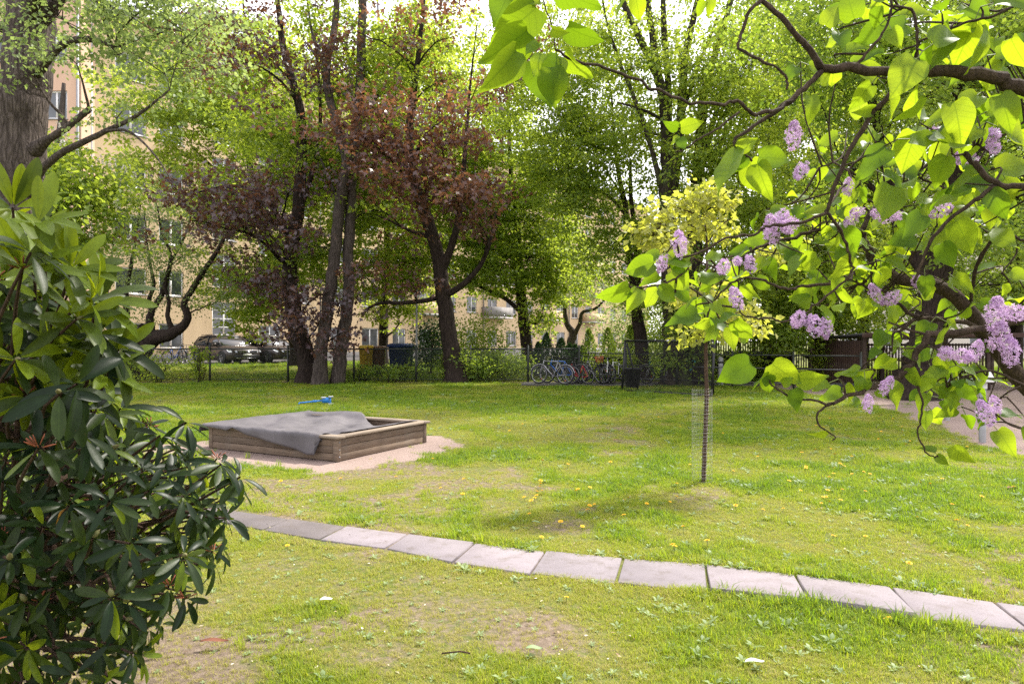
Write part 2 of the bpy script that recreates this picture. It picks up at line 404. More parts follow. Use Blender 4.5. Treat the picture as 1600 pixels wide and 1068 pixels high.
# ------------------------------------------------------------------ asphalt by the bicycles and by the house
M['asphalt'] = plain('asphalt', (.105, .098, .095), (.06, .056, .055), .92, scale=40, bmp=.4)
def sheet(name, pts, mat, lift=.006, n=26):
    """bilinear patch following the ground"""
    a, b, c, d = [np.array(p, float) for p in pts]; u = np.linspace(0, 1, n)
    UU, VV = np.meshgrid(u, u); q = (a * (1 - UU[..., None]) + b * UU[..., None]) * (1 - VV[..., None]) + (d * (1 - UU[..., None]) + c * UU[..., None]) * VV[..., None]
    x, y = q[..., 0].ravel(), q[..., 1].ravel(); V = np.stack([x, y, ground_z(x, y) + lift], 1)
    i = np.arange(n - 1)[:, None] * n; j = np.arange(n - 1)[None]
    F = np.stack([i + j, i + j + 1, i + j + 1 + n, i + j + n], -1).reshape(-1, 4)
    return tag(link(name, make_mesh(name, V, [F], [mat], True)), kind='structure')
sheet('bicycle_pavement', [(.3, 23.6), (8.6, 23.2), (8.8, 25.4), (.4, 25.4)], M['asphalt'], .014)
FA = P(130, 534, 37.0)[:2]; FD = np.array([.586, .810]); FD /= np.linalg.norm(FD); FN = np.array([FD[1], -FD[0]])    # facade line and its outward normal
def fac(s, o=0.0): return FA + FD * s + FN * o
sheet('yard_road', [fac(-14, 7.2), fac(74, 7.2), fac(74, .1), fac(-14, .1)], M['asphalt'], .02, 40)

# ------------------------------------------------------------------ apartment house
def stucco(name, c0, c1):
    m, nt, b = new_mat(name); v = coords(nt, 'Object')
    f = noise(nt, coords(nt, 'Object', (.5, .5, .16)), 1.3, 6, .65); g = noise(nt, v, 45, 3)
    nt.links.new(ramp(nt, f, [(.3, c1), (.6, c0)]), b.inputs['Base Color']); b.inputs['Roughness'].default_value = .92
    b.inputs['Specular IOR Level'].default_value = .1; bump(nt, b, g, .25, .01); return m
M['stucco'] = stucco('stucco_ochre', (.60, .455, .29), (.51, .38, .24))
M['stucco_pink'] = stucco('stucco_pink', (.60, .41, .30), (.52, .35, .255))
M['plinth'] = plain('plinth', (.25, .235, .225), (.18, .17, .16), .9, scale=3)
M['win_frame'] = plain('window_frame', (.72, .71, .70), (.62, .61, .6), .5)
M['metal_sill'] = plain('metal_sill', (.33, .34, .36), None, .45, .6)
M['roof'] = plain('roof_sheet', (.07, .07, .075), (.045, .045, .05), .55, .3, scale=2)
m, nt, b = new_mat('window_glass'); M['glass'] = m
nt.links.new(ramp(nt, noise(nt, coords(nt, 'Object'), .8, 2), [(.4, (.02, .024, .028)), (.65, (.06, .07, .075))]), b.inputs['Base Color'])
b.inputs['Roughness'].default_value = .06; b.inputs['Specular IOR Level'].default_value = .9
M['door_wood'] = plain('door_wood', (.20, .085, .035), (.13, .05, .02), .5, scale=4, stretch=(6, 6, 1))
M['concrete'] = plain('concrete', (.42, .40, .38), (.33, .31, .30), .9, scale=3, bmp=.15)
M['pipe'] = plain('drain_pipe', (.30, .30, .31), None, .5, .5)

def facade_frame(A, D, Nn):
    A = np.append(A, 0.0); D3 = np.append(D, 0.0); N3 = np.append(Nn, 0.0)
    return lambda s, z, o=0.0: A + D3 * s + N3 * o + np.array([0, 0, z])
def wall_with_openings(fr, s0, s1, z0, z1, wins, depth, mat, parent, name='wall'):
    ss = sorted({s0, s1, *[w[0] for w in wins], *[w[0] + w[2] for w in wins]}); zs = sorted({z0, z1, *[w[1] for w in wins], *[w[1] + w[3] for w in wins]})
    V = np.array([fr(s, z) for z in zs for s in ss]); n = len(ss)
    hole = set()
    for w in wins:
        for a in range(len(ss) - 1):
            if ss[a] >= w[0] - 1e-6 and ss[a + 1] <= w[0] + w[2] + 1e-6:
                for c in range(len(zs) - 1):
                    if zs[c] >= w[1] - 1e-6 and zs[c + 1] <= w[1] + w[3] + 1e-6: hole.add((a, c))
    F = [(c * n + a, c * n + a + 1, (c + 1) * n + a + 1, (c + 1) * n + a) for c in range(len(zs) - 1) for a in range(n - 1) if (a, c) not in hole]
    mb = MB().add(V, F)
    for s, z, w, h in wins:
        q = [(s, z), (s + w, z), (s + w, z + h), (s, z + h)]
        V = np.array([fr(a, c) for a, c in q] + [fr(a, c, -depth) for a, c in q])
        mb.add(V, [(0, 4, 5, 1), (1, 5, 6, 2), (2, 6, 7, 3), (3, 7, 4, 0)])
    return mb.obj(name, mat, parent)
def fbox(mb, fr, s0, s1, z0, z1, o0, o1):
    V = [fr(s, z, o) for o in (o0, o1) for s, z in ((s0, z0), (s1, z0), (s1, z1), (s0, z1))]
    return mb.add(np.array(V), [(0,1,2,3),(7,6,5,4),(0,4,5,1),(1,5,6,2),(2,6,7,3),(3,7,4,0)])
def window(fr, s, z, w, h, parent, cols=2, rows=1, depth=.16):
    mb = MB(); t = .085; o0, o1 = -depth + .01, -depth + .075
    fbox(mb, fr, s + .002, s + t, z + .002, z + h - .002, o0, o1); fbox(mb, fr, s + w - t, s + w - .002, z + .002, z + h - .002, o0, o1)
    fbox(mb, fr, s + t, s + w - t, z + .002, z + t, o0, o1); fbox(mb, fr, s + t, s + w - t, z + h - t, z + h - .002, o0, o1)
    for k in range(1, cols): c = s + w * k / cols; fbox(mb, fr, c - .05, c + .05, z + t, z + h - t, o0 + .002, o1 + .004)
    for k in range(1, rows): c = z + h * k / rows; fbox(mb, fr, s + t, s + w - t, c - .03, c + .03, o0 + .004, o1 - .004)
    fo = mb.obj('window', M['win_frame'], parent)
    pn = MB(); V = np.array([fr(a, c, -depth + .03) for a, c in ((s + .04, z + .04), (s + w - .04, z + .04), (s + w - .04, z + h - .04), (s + .04, z + h - .04))])
    pn.add(V, [(0, 1, 2, 3)]); link('pane', pn.mesh('pane', M['glass']), fo, True)
    sl = MB(); fbox(sl, fr, s - .05, s + w + .05, z - .05, z - .004, -depth + .08, .07); link('sill', sl.mesh('sill', M['metal_sill']), fo, True)
def s_at(px):                          # distance along the facade at a photo column
    u = (px - CX) / FPX; return (u * FA[1] - FA[0]) / (FD[0] - u * FD[1])
house = empty('apartment_house', (*fac(20), .3))
tag(house, 'long six-storey ochre apartment house receding behind the trees', 'building')
fr = facade_frame(FA, FD, FN)
wins = []; HB, HT = .25, 19.6
cols_px = [205, 268, 350, 422, 470]
scol = [s_at(p) for p in cols_px]
s = scol[-1] + 3.4
while s < 70: scol.append(s); s += 3.15
for ci, sc_ in enumerate(scol):
    for k in range(6):
        z = .95 + k * 3.05
        if ci == 2:                                     # stairwell
            if k == 5: continue
            wins.append((sc_ - .8, z + .95, 1.65, 2.15, 2, 4))
        else:
            w = 1.5 if ci % 3 else 1.75
            wins.append((sc_ - w / 2, z + .25 if k else z + .15, w, 1.5, 2, 1))
door_s = scol[2]
wall_with_openings(fr, -.4, 72, HB, HT, [w[:4] for w in wins], .16, M['stucco'], house)
for w in wins: window(fr, *w[:4], house, w[4], w[5])
mb = MB(); fbox(mb, fr, -.4, 72, -.2, .75, .0, .05); mb.obj('plinth', M['plinth'], house)
mb = MB(); fbox(mb, fr, -.6, 72.3, HT, HT + .35, -.3, .45); mb.obj('cornice', M['concrete'], house)
mb = MB(); V = np.array([fr(s_, z_, o_) for s_, z_, o_ in ((-.8, HT + .36, .6), (72.6, HT + .36, .6), (68, HT + 3.6, -6), (2, HT + 3.6, -6), (-.8, HT + .36, -12.6), (72.6, HT + .36, -12.6))])
mb.add(V, [(0, 1, 2, 3), (3, 2, 5, 4), (0, 3, 4), (1, 5, 2)]); mb.obj('roof', M['roof'], house)
for sc_ in (9, 24, 41, 58):
    mb = MB(); fbox(mb, fr, sc_, sc_ + 1.0, HT + 2.0, HT + 4.6, -5.2, -4.4); mb.obj('chimney', M['plinth'], house)
mb = MB(); fbox(mb, fr, 71.9, 72, HB, HT, -12, -.01); fbox(mb, fr, -.4, -.3, HB, HT, -12, -.01); fbox(mb, fr, -.3, 71.9, HB, HT, -12.1, -12); mb.obj('rear_wall', M['stucco'], house)
for sc_ in (.35, scol[4] + 1.6, scol[10] + 1.6, scol[15] + 1.6):
    mb = MB().tube([fr(sc_, HB, .14), fr(sc_, HT, .14)], .06, 8); mb.obj('drain_pipe', M['pipe'], house, True)
mb = MB(); fbox(mb, fr, door_s - .75, door_s + .75, .36, 1.55, -.1, .02); mb.obj('door', M['door_wood'], house)
for ci in (8, 11, 14, 17):
    for k in range(1, 5):
        s0 = scol[ci] - 1.7; z = .95 + k * 3.05 - .25
        mb = MB(); fbox(mb, fr, s0, s0 + 3.4, z, z + .16, 0.003, 1.25); bal = mb.obj('balcony', M['concrete'], house)
        mb = MB(); fbox(mb, fr, s0 + .02, s0 + 3.38, z + .18, z + 1.1, 1.17, 1.24); fbox(mb, fr, s0 + .02, s0 + .09, z + .18, z + 1.1, .01, 1.165); fbox(mb, fr, s0 + 3.31, s0 + 3.38, z + .18, z + 1.1, .01, 1.165)
        link('parapet', mb.mesh('parapet', M['stucco'] if ci != 11 else M['plinth']), bal, True)
# pink wing at the left edge, nearer
A2 = P(-70, 534, 36.3)[:2]; B2 = P(127, 534, 36.3)[:2]; L2 = B2[0] - A2[0]
fr2 = facade_frame(A2, np.array([1.0, 0]), np.array([0, -1.0]))
wing = empty('apartment_wing', (*B2, .3)); tag(wing, 'pink rendered house wing behind the big left trunk', 'building')
w2 = [(L2 - o - .6, .95 + k * 3.05 + .2, 1.2, 1.5, 2, 1) for o in (1.35, 4.6) for k in range(6)]
wall_with_openings(fr2, 0, L2, HB, HT + .8, [w[:4] for w in w2], .16, M['stucco_pink'], wing)
for w in w2: window(fr2, *w[:4], wing, 2, 1)
mb = MB(); V = np.array([fr2(L2, HB), fr2(L2, HB, -9), fr2(L2, HT + .8, -9), fr2(L2, HT + .8)]); mb.add(V, [(0, 1, 2, 3)]); mb.obj('side_wall', M['stucco_pink'], wing)
mb = MB(); fbox(mb, fr2, -.3, L2 + .25, HT + .8, HT + 1.1, -9.2, .35); mb.obj('roof', M['roof'], wing)
mb = MB().tube([fr2(L2 - .12, HB, .12), fr2(L2 - .12, HT + .7, .12)], .07, 8); mb.obj('drain_pipe', M['pipe'], wing, True)
# pale house far right behind the trees
A3 = P(1290, 534, 62)[:2]; fr3 = facade_frame(A3, np.array([.98, -.19]), np.array([-.19, -.98]))
M['render_pale'] = stucco('render_pale', (.62, .56, .50), (.54, .48, .43))
pale = empty('pale_house', (*A3, 0)); tag(pale, 'pale house glimpsed between leaves far behind the right shelter', 'building')
w3 = [(1.6 + c * 3.4, 1.0 + k * 3.0, 1.4, 1.5, 2, 1) for c in range(7) for k in range(5)]
wall_with_openings(fr3, 0, 25, 0, 16.5, [w[:4] for w in w3], .16, M['render_pale'], pale)
for w in w3: window(fr3, *w[:4], pale, 2, 1)
mb = MB(); fbox(mb, fr3, -.4, 25.4, 16.5, 17.0, -9, .4); mb.obj('roof', M['roof'], pale)

# ------------------------------------------------------------------ chain link fence
M['fence_green'] = plain('fence_paint', (.035, .042, .034), (.02, .022, .02), .5, .2)
M['wire'] = plain('fence_wire', (.07, .075, .068), (.045, .05, .045), .5, .4)
FY = 25.5; FTOP = 1.24
post_px = [120, 174, 328, 450, 553, 650, 735, 825, 905]
fence = empty('chain_link_fence', (P(500, 534, FY)[0], FY, 0))
tag(fence, 'low green chain link fence along the far edge of the lawn', 'fence')
pxs = [P(p, 534, FY)[0] for p in post_px]
post_me = MB().tube([(0, 0, -.1), (0, 0, FTOP + .12)], .04, 8).tube([(0, 0, FTOP + .12), (0, 0, FTOP + .15)], [.036, .02], 8).mesh('post', M['fence_green'])
for x in pxs:
    o = link('post', post_me, fence, True); o.location = (x - fence.location.x, 0, 0)
for a, b_ in zip(pxs[:-1], pxs[1:]):
    MB().tube([(a + .033, FY, FTOP), (b_ - .033, FY, FTOP)], .03, 6).obj('top_rail', M['fence_green'], fence)
    MB().tube([(a + .033, FY, .10), (b_ - .033, FY, .10)], .018, 6).obj('bottom_rail', M['fence_green'], fence)
    mb = MB(); st = .075; H = FTOP - .02 - .1; r = .0038
    L = b_ - a
    for k in range(int((L + H) / st)):
        for sg in (1, -1):
            x0 = -H + k * st; x1 = x0 + H; z0, z1 = .1, .1 + H
            if x0 < 0: z0 += -x0; x0 = 0
            if x1 > L: z1 -= (x1 - L); x1 = L
            if z1 - z0 < .02: continue
            if sg < 0: p, q = (b_ - x0, FY + .006, z0), (b_ - x1, FY + .006, z1)
            else: p, q = (a + x0, FY, z0), (a + x1, FY, z1)
            mb.tube([p, q], r, 3, False)
    tag(mb.obj('wire_mesh', M['wire'], fence), kind='stuff')
# pipe rail fence to the right of it
rail = empty('pipe_rail_fence', (*P(1160, 534, 23)[:2], 0)); tag(rail, 'dark three-pipe rail fence running right behind the net frame', 'fence')
ra, rb = P(905, 534, 25.5), P(1345, 534, 20.3)
M['rail_grey'] = plain('rail_grey', (.10, .098, .10), (.05, .05, .052), .4, .5)
rp = [ra + (rb - ra) * t for t in np.linspace(0, 1, 6)]
for p in rp: MB().tube([(p[0], p[1], -.1), (p[0], p[1], 1.2)], .035, 8).obj('post', M['fence_green'], rail)
for p, q in zip(rp[:-1], rp[1:]):
    for z, nm in ((1.08, 'top_rail'), (.66, 'middle_rail'), (.2, 'bottom_rail')):
        d = (q - p) / np.linalg.norm(q - p) * .036
        MB().tube([(p[0] + d[0], p[1] + d[1], z), (q[0] - d[0], q[1] - d[1], z)], .024, 6).obj(nm, M['rail_grey'] if z < 1 else M['fence_green'], rail)

# ------------------------------------------------------------------ trees
QUAD = (np.array([(0, 0, 0), (.45, -.36, .10), (1, 0, -.06), (.45, .36, .10)]), [np.array([(0, 1, 2), (0, 2, 3)])])
MAPLE = (np.array([(0, 0, 0), (.38, .55, 0), (.50, .20, .05), (1, 0, -.08), (.50, -.20, .05), (.38, -.55, 0)]),
         [np.array([(0, 1, 2), (0, 4, 5)]), np.array([(0, 2, 3, 4)])])
def leaf_cloud(pos, dirs, nrm, L, W, tmpl):
    T, Fs = tmpl; n = len(pos); k = len(T)
    dirs = dirs / (np.linalg.norm(dirs, axis=1)[:, None] + 1e-9)
    nrm = nrm - dirs * (nrm * dirs).sum(1)[:, None]; nrm /= np.linalg.norm(nrm, axis=1)[:, None] + 1e-9
    sd = np.cross(nrm, dirs)
    V = pos[:, None] + T[None, :, 0, None] * (dirs * L[:, None])[:, None] + T[None, :, 1, None] * (sd * W[:, None])[:, None] + T[None, :, 2, None] * (nrm * L[:, None])[:, None]
    off = (np.arange(n) * k)[:, None, None]
    return V.reshape(-1, 3), [(f[None] + off).reshape(-1, f.shape[1]) for f in Fs], k

def tree(name, label, stems, blobs, bk, lm, size=.12, tmpl=QUAD, group=None, cat='tree', spray=.42, flat=.32, gap=1.0, sides=8, extra=None, trunk_name='trunk', up=.9, kl=1.35, kr=1.3):
    """stems: rows (px,py,d,r); blobs: (px,py,d, rx,ry,rz metres, leaves, tint shift)"""
    sp = []
    wood = MB()
    for st in stems:
        w = np.array([[*P(a, b, d), r] for a, b, d, r in st])
        n = max(6, len(w) * 5); q = smooth_path(w, n)
        jit = U(-1, 1, (n, 3)) * (q[:, 3:4] * .10); jit[0] = 0; q[:, :3] += jit
        q[0, 2] = min(q[0, 2], q[0, 2])
        wood.tube(q[:, :3], np.maximum(q[:, 3], .006), sides if q[0, 3] > .05 else 5, True, None, .05)
        sp.append(q)
    base = sp[0][0]
    root = empty(name, (base[0], base[1], max(0., float(ground_z(base[0], base[1])))))
    tag(root, label, cat, group)
    # root flare
    if sp[0][0, 3] > .12 and base[2] < 1.2:
        r0 = sp[0][0, 3]; gz = float(ground_z(base[0], base[1])) - .12
        wood.tube([(base[0], base[1], gz), (base[0], base[1], gz + .25), (base[0], base[1], gz + .6), (base[0], base[1], max(base[2] + .3, gz + .9))], [r0 * 1.55, r0 * 1.25, r0 * 1.06, r0 * .98], 12, False, None, .09)
    allp = np.concatenate(sp)
    br = MB(); PV, DV, NV, TV = [], [], [], []
    for bl in blobs:
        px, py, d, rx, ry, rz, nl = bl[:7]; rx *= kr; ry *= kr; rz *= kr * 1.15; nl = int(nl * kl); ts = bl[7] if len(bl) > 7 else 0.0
        c = P(px, py, d); R = np.array([rx, ry, rz])
        dv = c - allp[:, :3]; hd = np.hypot(dv[:, 0], dv[:, 1]); dz = dv[:, 2]
        cost = np.linalg.norm(dv, axis=1) + 2.2 * np.maximum(0, .35 * hd - dz) + 1.2 * np.maximum(0, dz - 1.3 * hd - .4)
        a = allp[np.argmin(cost)]
        L = np.linalg.norm(c - a[:3]); r0 = min(.55 * a[3], .018 + .014 * L)
        mid = a[:3] + (c - a[:3]) * .5 + np.array([U(-.1, .1) * L, U(-.1, .1) * L, .07 * L + U(-.08, .08) * L])
        mp = smooth_path([np.append(a[:3], r0), np.append(mid, r0 * .6), np.append(c, r0 * .3)], 8)
        mp[1:-1, :3] += U(-1, 1, (6, 3)) * .02 * L
        br.tube(mp[:, :3], np.maximum(mp[:, 3], .007), 5, True)
        nper = 96; ns = max(2, int(nl / nper))
        tg = c + np.clip(rng.normal(size=(ns, 3)), -1.9, 1.9) * R * .62
        for t in tg:
            s0 = mp[rng.integers(4, 8)]
            m2 = (s0[:3] + t) / 2 + np.array([*U(-.12, .12, 2), U(.0, .2)]) * np.linalg.norm(t - s0[:3])
            br.tube(smooth_path([s0[:3], m2, t], 5), np.linspace(max(.008, s0[3] * .6), .004, 5), 3, False)
            k = 4
            cen = t + rng.normal(size=(k, 3)) * np.array([.34, .34, .16]) * spray / .42
            n = nper // k
            ct = ts + U(-.22, .22)
            for cc in cen:
                th = U(0, 2 * np.pi, n); rr = np.sqrt(U(0, 1, n)) * spray * U(.7, 1.2)
                off = np.stack([np.cos(th) * rr, np.sin(th) * rr, rng.normal(size=n) * spray * flat * .5 - rr * .18], 1)
                PV.append(cc + off)
                od = off + rng.normal(size=(n, 3)) * .25 * spray; od[:, 2] -= .22 * spray
                DV.append(od)
                nn = rng.normal(size=(n, 3)) * .62; nn[:, 2] += up; NV.append(nn)
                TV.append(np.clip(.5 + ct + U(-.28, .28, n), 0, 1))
    wood.obj(trunk_name, bk, root, True)
    br.obj('branches', bk, root, True)['kind'] = 'stuff'
    pos, dirs, nrm, tv = map(np.concatenate, (PV, DV, NV, TV))
    L = size * U(.65, 1.25, len(pos)); V, Fs, k = leaf_cloud(pos, dirs, nrm, L, L * 1.05, tmpl)
    o = link('crown', make_mesh('crown', V, Fs, [lm], False, {'tint': np.repeat(tv, k)}), root)
    o['kind'] = 'stuff'
    if extra: extra(root, pos)
    return root

def W(x, y, z, r=None):
    a = proj(np.array([x, y, z])); return (float(a[0]), float(a[1]), y) if r is None else (float(a[0]), float(a[1]), y, r)
def spread(px, py, d, rx, ry, rd, n, leaves, r=(1.0, 1.7), ts=0.0, up=1.0):
    """n leaf masses scattered through an ellipsoidal crown given in photo pixels (rx, ry) and metres of depth (rd)"""
    out = []
    for k in range(n):
        v = rng.normal(size=3); v /= np.linalg.norm(v); v *= U(.25, 1) ** .5
        R = U(*r)
        out.append((px + v[0] * rx, py + v[1] * ry, d + v[2] * rd, R * 1.15, R * 1.15, R * .62, int(leaves / n * U(.75, 1.3)), ts + U(-.1, .1)))
    return out

# the big tree at the left edge
tree('broad_tree', 'massive forked grey trunk at the left edge behind the rhododendron',
     [[(18, 690, 10, .47), (20, 560, 10, .42), (22, 420, 10, .39), (22, 300, 10, .38), (35, 180, 10, .345), (45, 90, 10, .32), (50, 0, 10, .30), (58, -150, 10, .26), (66, -330, 10, .18), (70, -480, 10, .09)],
      [(12, 270, 10, .30), (-12, 170, 10, .25), (-45, 60, 10, .21), (-80, -80, 10, .16), (-120, -300, 10, .08)],
      [(50, 300, 9.8, .12), (62, 268, 9.6, .06), (95, 240, 9.3, .046), (130, 222, 9.1, .04), (165, 205, 9.0, .034), (205, 186, 8.9, .026), (235, 165, 8.8, .017), (265, 140, 8.8, .01)],
      [(55, 235, 9.8, .11), (75, 218, 9.6, .055), (100, 203, 9.4, .047), (122, 185, 9.3, .042), (139, 171, 9.2, .04)],
      [(55, 112, 9.8, .10), (75, 92, 9.6, .06), (100, 68, 9.4, .052), (125, 62, 9.3, .045), (155, 64, 9.2, .04), (178, 74, 9.1, .035), (183, 88, 9.1, .03)],
      [(62, 30, 9.9, .13), (85, 5, 9.7, .1), (105, -20, 9.6, .09), (150, -70, 9.4, .06), (200, -140, 9.3, .03)],
      [W(-7.0, 10, 6.2, .14), W(-5.2, 7.6, 6.1, .1), W(-3.2, 5.0, 5.7, .07), W(-1.2, 4.0, 5.5, .05), W(.8, 4.2, 5.5, .02)],  # long bough above the frame, added to carry the shading leaf masses
      [(160, 205, 9.0, .025), (200, 205, 8.8, .018), (240, 240, 8.7, .012), (270, 285, 8.6, .006)]],
     [(20, 60, 11, .8, .6, .4, 1000), (90, 25, 8.9, .8, .6, .35, 900), (160, 15, 8.8, .9, .7, .35, 1000), (230, 10, 8.8, .9, .7, .4, 1000), (290, 50, 9, .8, .7, .4, 900), (120, 100, 8.9, .4, .4, .15, 200), (185, 90, 8.9, .5, .5, .2, 330),
      (30, 110, 9, .4, .3, .2, 200), (250, 100, 9, .6, .5, .25, 450), (310, 15, 9.2, .8, .7, .5, 1000), (0, 20, 11, .8, .6, .4, 700), (240, 160, 8.8, .45, .4, .15, 220), (180, 180, 9.0, .3, .3, .1, 90), (-60, 90, 11, .8, .6, .5, 600)]
     + [(*W(x_, y_, z_), 1.5, 1.4, .6, n_) for x_, y_, z_, n_ in ((.9, 5.0, 6.6, 1500), (-.4, 4.4, 6.4, 1600), (-1.6, 4.0, 6.3, 1600), (-2.8, 4.2, 6.4, 1400), (.3, 6.2, 7.6, 1400), (-4.2, 5.6, 6.9, 1300), (-1.8, 2.6, 5.9, 1300), (1.9, 4.6, 7.2, 1000))]  # unseen overhead leaf masses, added to shade the rhododendron
     + spread(60, -230, 10, 330, 130, 3.0, 12, 6500, (.9, 1.4)),
     M['bark_big'], M['leaf_pale'], .066, QUAD, spray=.26, flat=.5, sides=14, kl=1.0, kr=.95)

def white_candles(root, pos):
    cl = MB(); sel = pos[rng.choice(len(pos), 110, False)]
    V, D, Nn = [], [], []
    for p in sel:
        n = 22; h = U(0, 1, n); a = U(0, 6.28, n)
        V.append(p + np.stack([np.cos(a) * .07 * (1 - h), np.sin(a) * .07 * (1 - h), h * .26 + .03], 1))
        D.append(np.stack([np.cos(a), np.sin(a), U(-.2, .6, n)], 1)); Nn.append(rng.normal(size=(n, 3)) + np.array([0, 0, .6]))
    V, D, Nn = map(np.concatenate, (V, D, Nn)); L = np.full(len(V), .06)
    V, Fs, k = leaf_cloud(V, D, Nn, L, L * 1.3, QUAD)
    o = link('blossom', make_mesh('blossom', V, Fs, [M['petal_white']], False, {'tint': U(0, 1, len(V))}), root); o['kind'] = 'stuff'
tree('chestnut_tree', 'tree with upright white blossom behind the big left trunk',
     [[(70, 592, 20, .26), (72, 500, 20, .22), (80, 400, 20, .2), (90, 300, 20, .16), (95, 200, 20, .1), (100, 130, 20, .05)]],
     [(100, 290, 19, 1.2, 1, .8, 3000, -.1), (140, 330, 19, 1.0, 1, .7, 2400, -.15), (80, 350, 19, 1.0, 1, .7, 2000, -.1), (150, 280, 19.4, .9, .9, .6, 1800, .1), (60, 250, 19.5, 1.1, 1, .8, 1800), (120, 380, 19.2, .7, .7, .4, 1100, -.1), (20, 330, 20, 1.2, 1.2, .9, 1500)],
     M['bark_grey'], M['leaf_green'], .15, QUAD, spray=.45, flat=.5, extra=white_candles, kl=.65, kr=1.1)

# gnarled old fruit tree behind the fence
tree('gnarled_tree', 'gnarled black-stemmed old fruit tree behind the fence left of the cars',
     [[(212, 604, 27.5, .44), (216, 570, 27.5, .38), (224, 545, 27.5, .36), (236, 531, 27.5, .34), (258, 524, 27.3, .26), (280, 514, 27.2, .2), (293, 497, 27.1, .16), (288, 474, 27, .13), (300, 452, 26.9, .12), (318, 424, 26.8, .11), (335, 398, 26.7, .09), (352, 368, 26.6, .07), (362, 335, 26.6, .04), (372, 300, 26.6, .02)],
      [(222, 540, 27.5, .27), (219, 524, 27.4, .31), (224, 512, 27.4, .22)],
      [(236, 526, 27.5, .22), (234, 500, 27.5, .16), (238, 484, 27.5, .13), (252, 462, 27.5, .11), (262, 430, 27.5, .10), (266, 395, 27.4, .07), (252, 360, 27.4, .05), (246, 320, 27.4, .025)],
      [(268, 514, 27.3, .12), (262, 492, 27.3, .09), (264, 470, 27.3, .08), (258, 445, 27.3, .07), (268, 410, 27.3, .06), (290, 365, 27.3, .04), (300, 330, 27.3, .02)],
      [(236, 488, 27.5, .1), (233, 468, 27.6, .09), (240, 446, 27.6, .08), (236, 420, 27.7, .06), (230, 380, 27.7, .04), (225, 330, 27.7, .02)],
      [(200, 590, 28, .2), (198, 545, 28, .17), (194, 510, 28, .16), (198, 490, 28, .13), (196, 462, 28, .12), (204, 420, 28, .08), (212, 370, 28, .05), (220, 320, 28, .02)],
      [(194, 520, 28, .1), (180, 500, 28, .08), (166, 478, 28, .07), (170, 440, 28, .05), (176, 390, 28, .04), (188, 320, 28, .02)]],
     [(185, 365, 27.8, .9, .9, .6, 900), (235, 395, 27.4, 1.0, .9, .6, 900), (290, 400, 27, .9, .9, .5, 800), (330, 430, 26.8, .8, .8, .4, 700), (255, 345, 27.4, 1.0, 1, .6, 900), (310, 340, 26.9, 1.0, 1, .6, 800), (205, 440, 28, .6, .6, .35, 350), (265, 470, 27.3, .7, .6, .35, 450), (230, 505, 27.4, .6, .5, .25, 300), (345, 470, 26.8, .5, .5, .3, 350), (215, 310, 27.7, 1, 1, .6, 800), (165, 420, 28, .6, .6, .4, 400)],
     M['bark_dark'], M['leaf_pale'], .095, QUAD, spray=.5, flat=.6, kl=1.35, kr=1.25)

# purple maple
tree('purple_maple', 'purple-leaved maple with thick dark trunk just right of the cars',
     [[(482, 600, 25, .40), (479, 565, 25, .36), (466, 520, 25, .33), (453, 450, 25, .30), (455, 390, 25, .27), (465, 330, 25, .24), (471, 250, 25, .20), (470, 180, 25, .17), (455, 120, 25, .14), (440, 60, 25, .12), (430, -60, 25, .08), (425, -200, 25, .04)],
      [(456, 380, 25, .12), (430, 330, 24.5, .09), (400, 300, 24, .07), (360, 290, 23.5, .05), (310, 300, 23, .03)],
      [(468, 330, 25, .12), (490, 260, 25, .09), (500, 200, 25, .07), (498, 120, 25, .05), (490, 40, 25, .03)]],
     [(450, 480, 23.5, .75, .7, .5, 800, -.1), (418, 455, 23.3, .6, .6, .35, 600), (500, 500, 23.3, .8, .6, .4, 850), (540, 515, 23.2, .6, .5, .3, 550), (455, 430, 23.3, .7, .6, .4, 1000, -.1), (515, 460, 23.4, .6, .5, .4, 700),
      (390, 320, 22.8, 1.2, .9, .45, 1700), (330, 315, 22.6, 1.0, .8, .4, 1300), (345, 350, 22.6, .9, .7, .35, 1000), (300, 345, 22.6, .7, .6, .3, 650), (420, 365, 22.9, .9, .7, .4, 1100), (450, 300, 23, 1.0, .8, .4, 1100), (395, 275, 23, .9, .7, .35, 800),
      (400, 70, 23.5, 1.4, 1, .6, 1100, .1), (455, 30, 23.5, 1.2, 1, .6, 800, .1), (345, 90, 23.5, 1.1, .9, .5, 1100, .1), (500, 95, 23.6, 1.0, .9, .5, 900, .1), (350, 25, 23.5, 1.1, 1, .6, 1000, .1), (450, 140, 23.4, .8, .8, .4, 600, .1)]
     + spread(430, -160, 24.5, 180, 90, 2.6, 6, 2000, (1.0, 1.5)),
     M['bark_dark'], M['leaf_purple'], .16, MAPLE, spray=.5, flat=.5, kl=.54, kr=1.65)

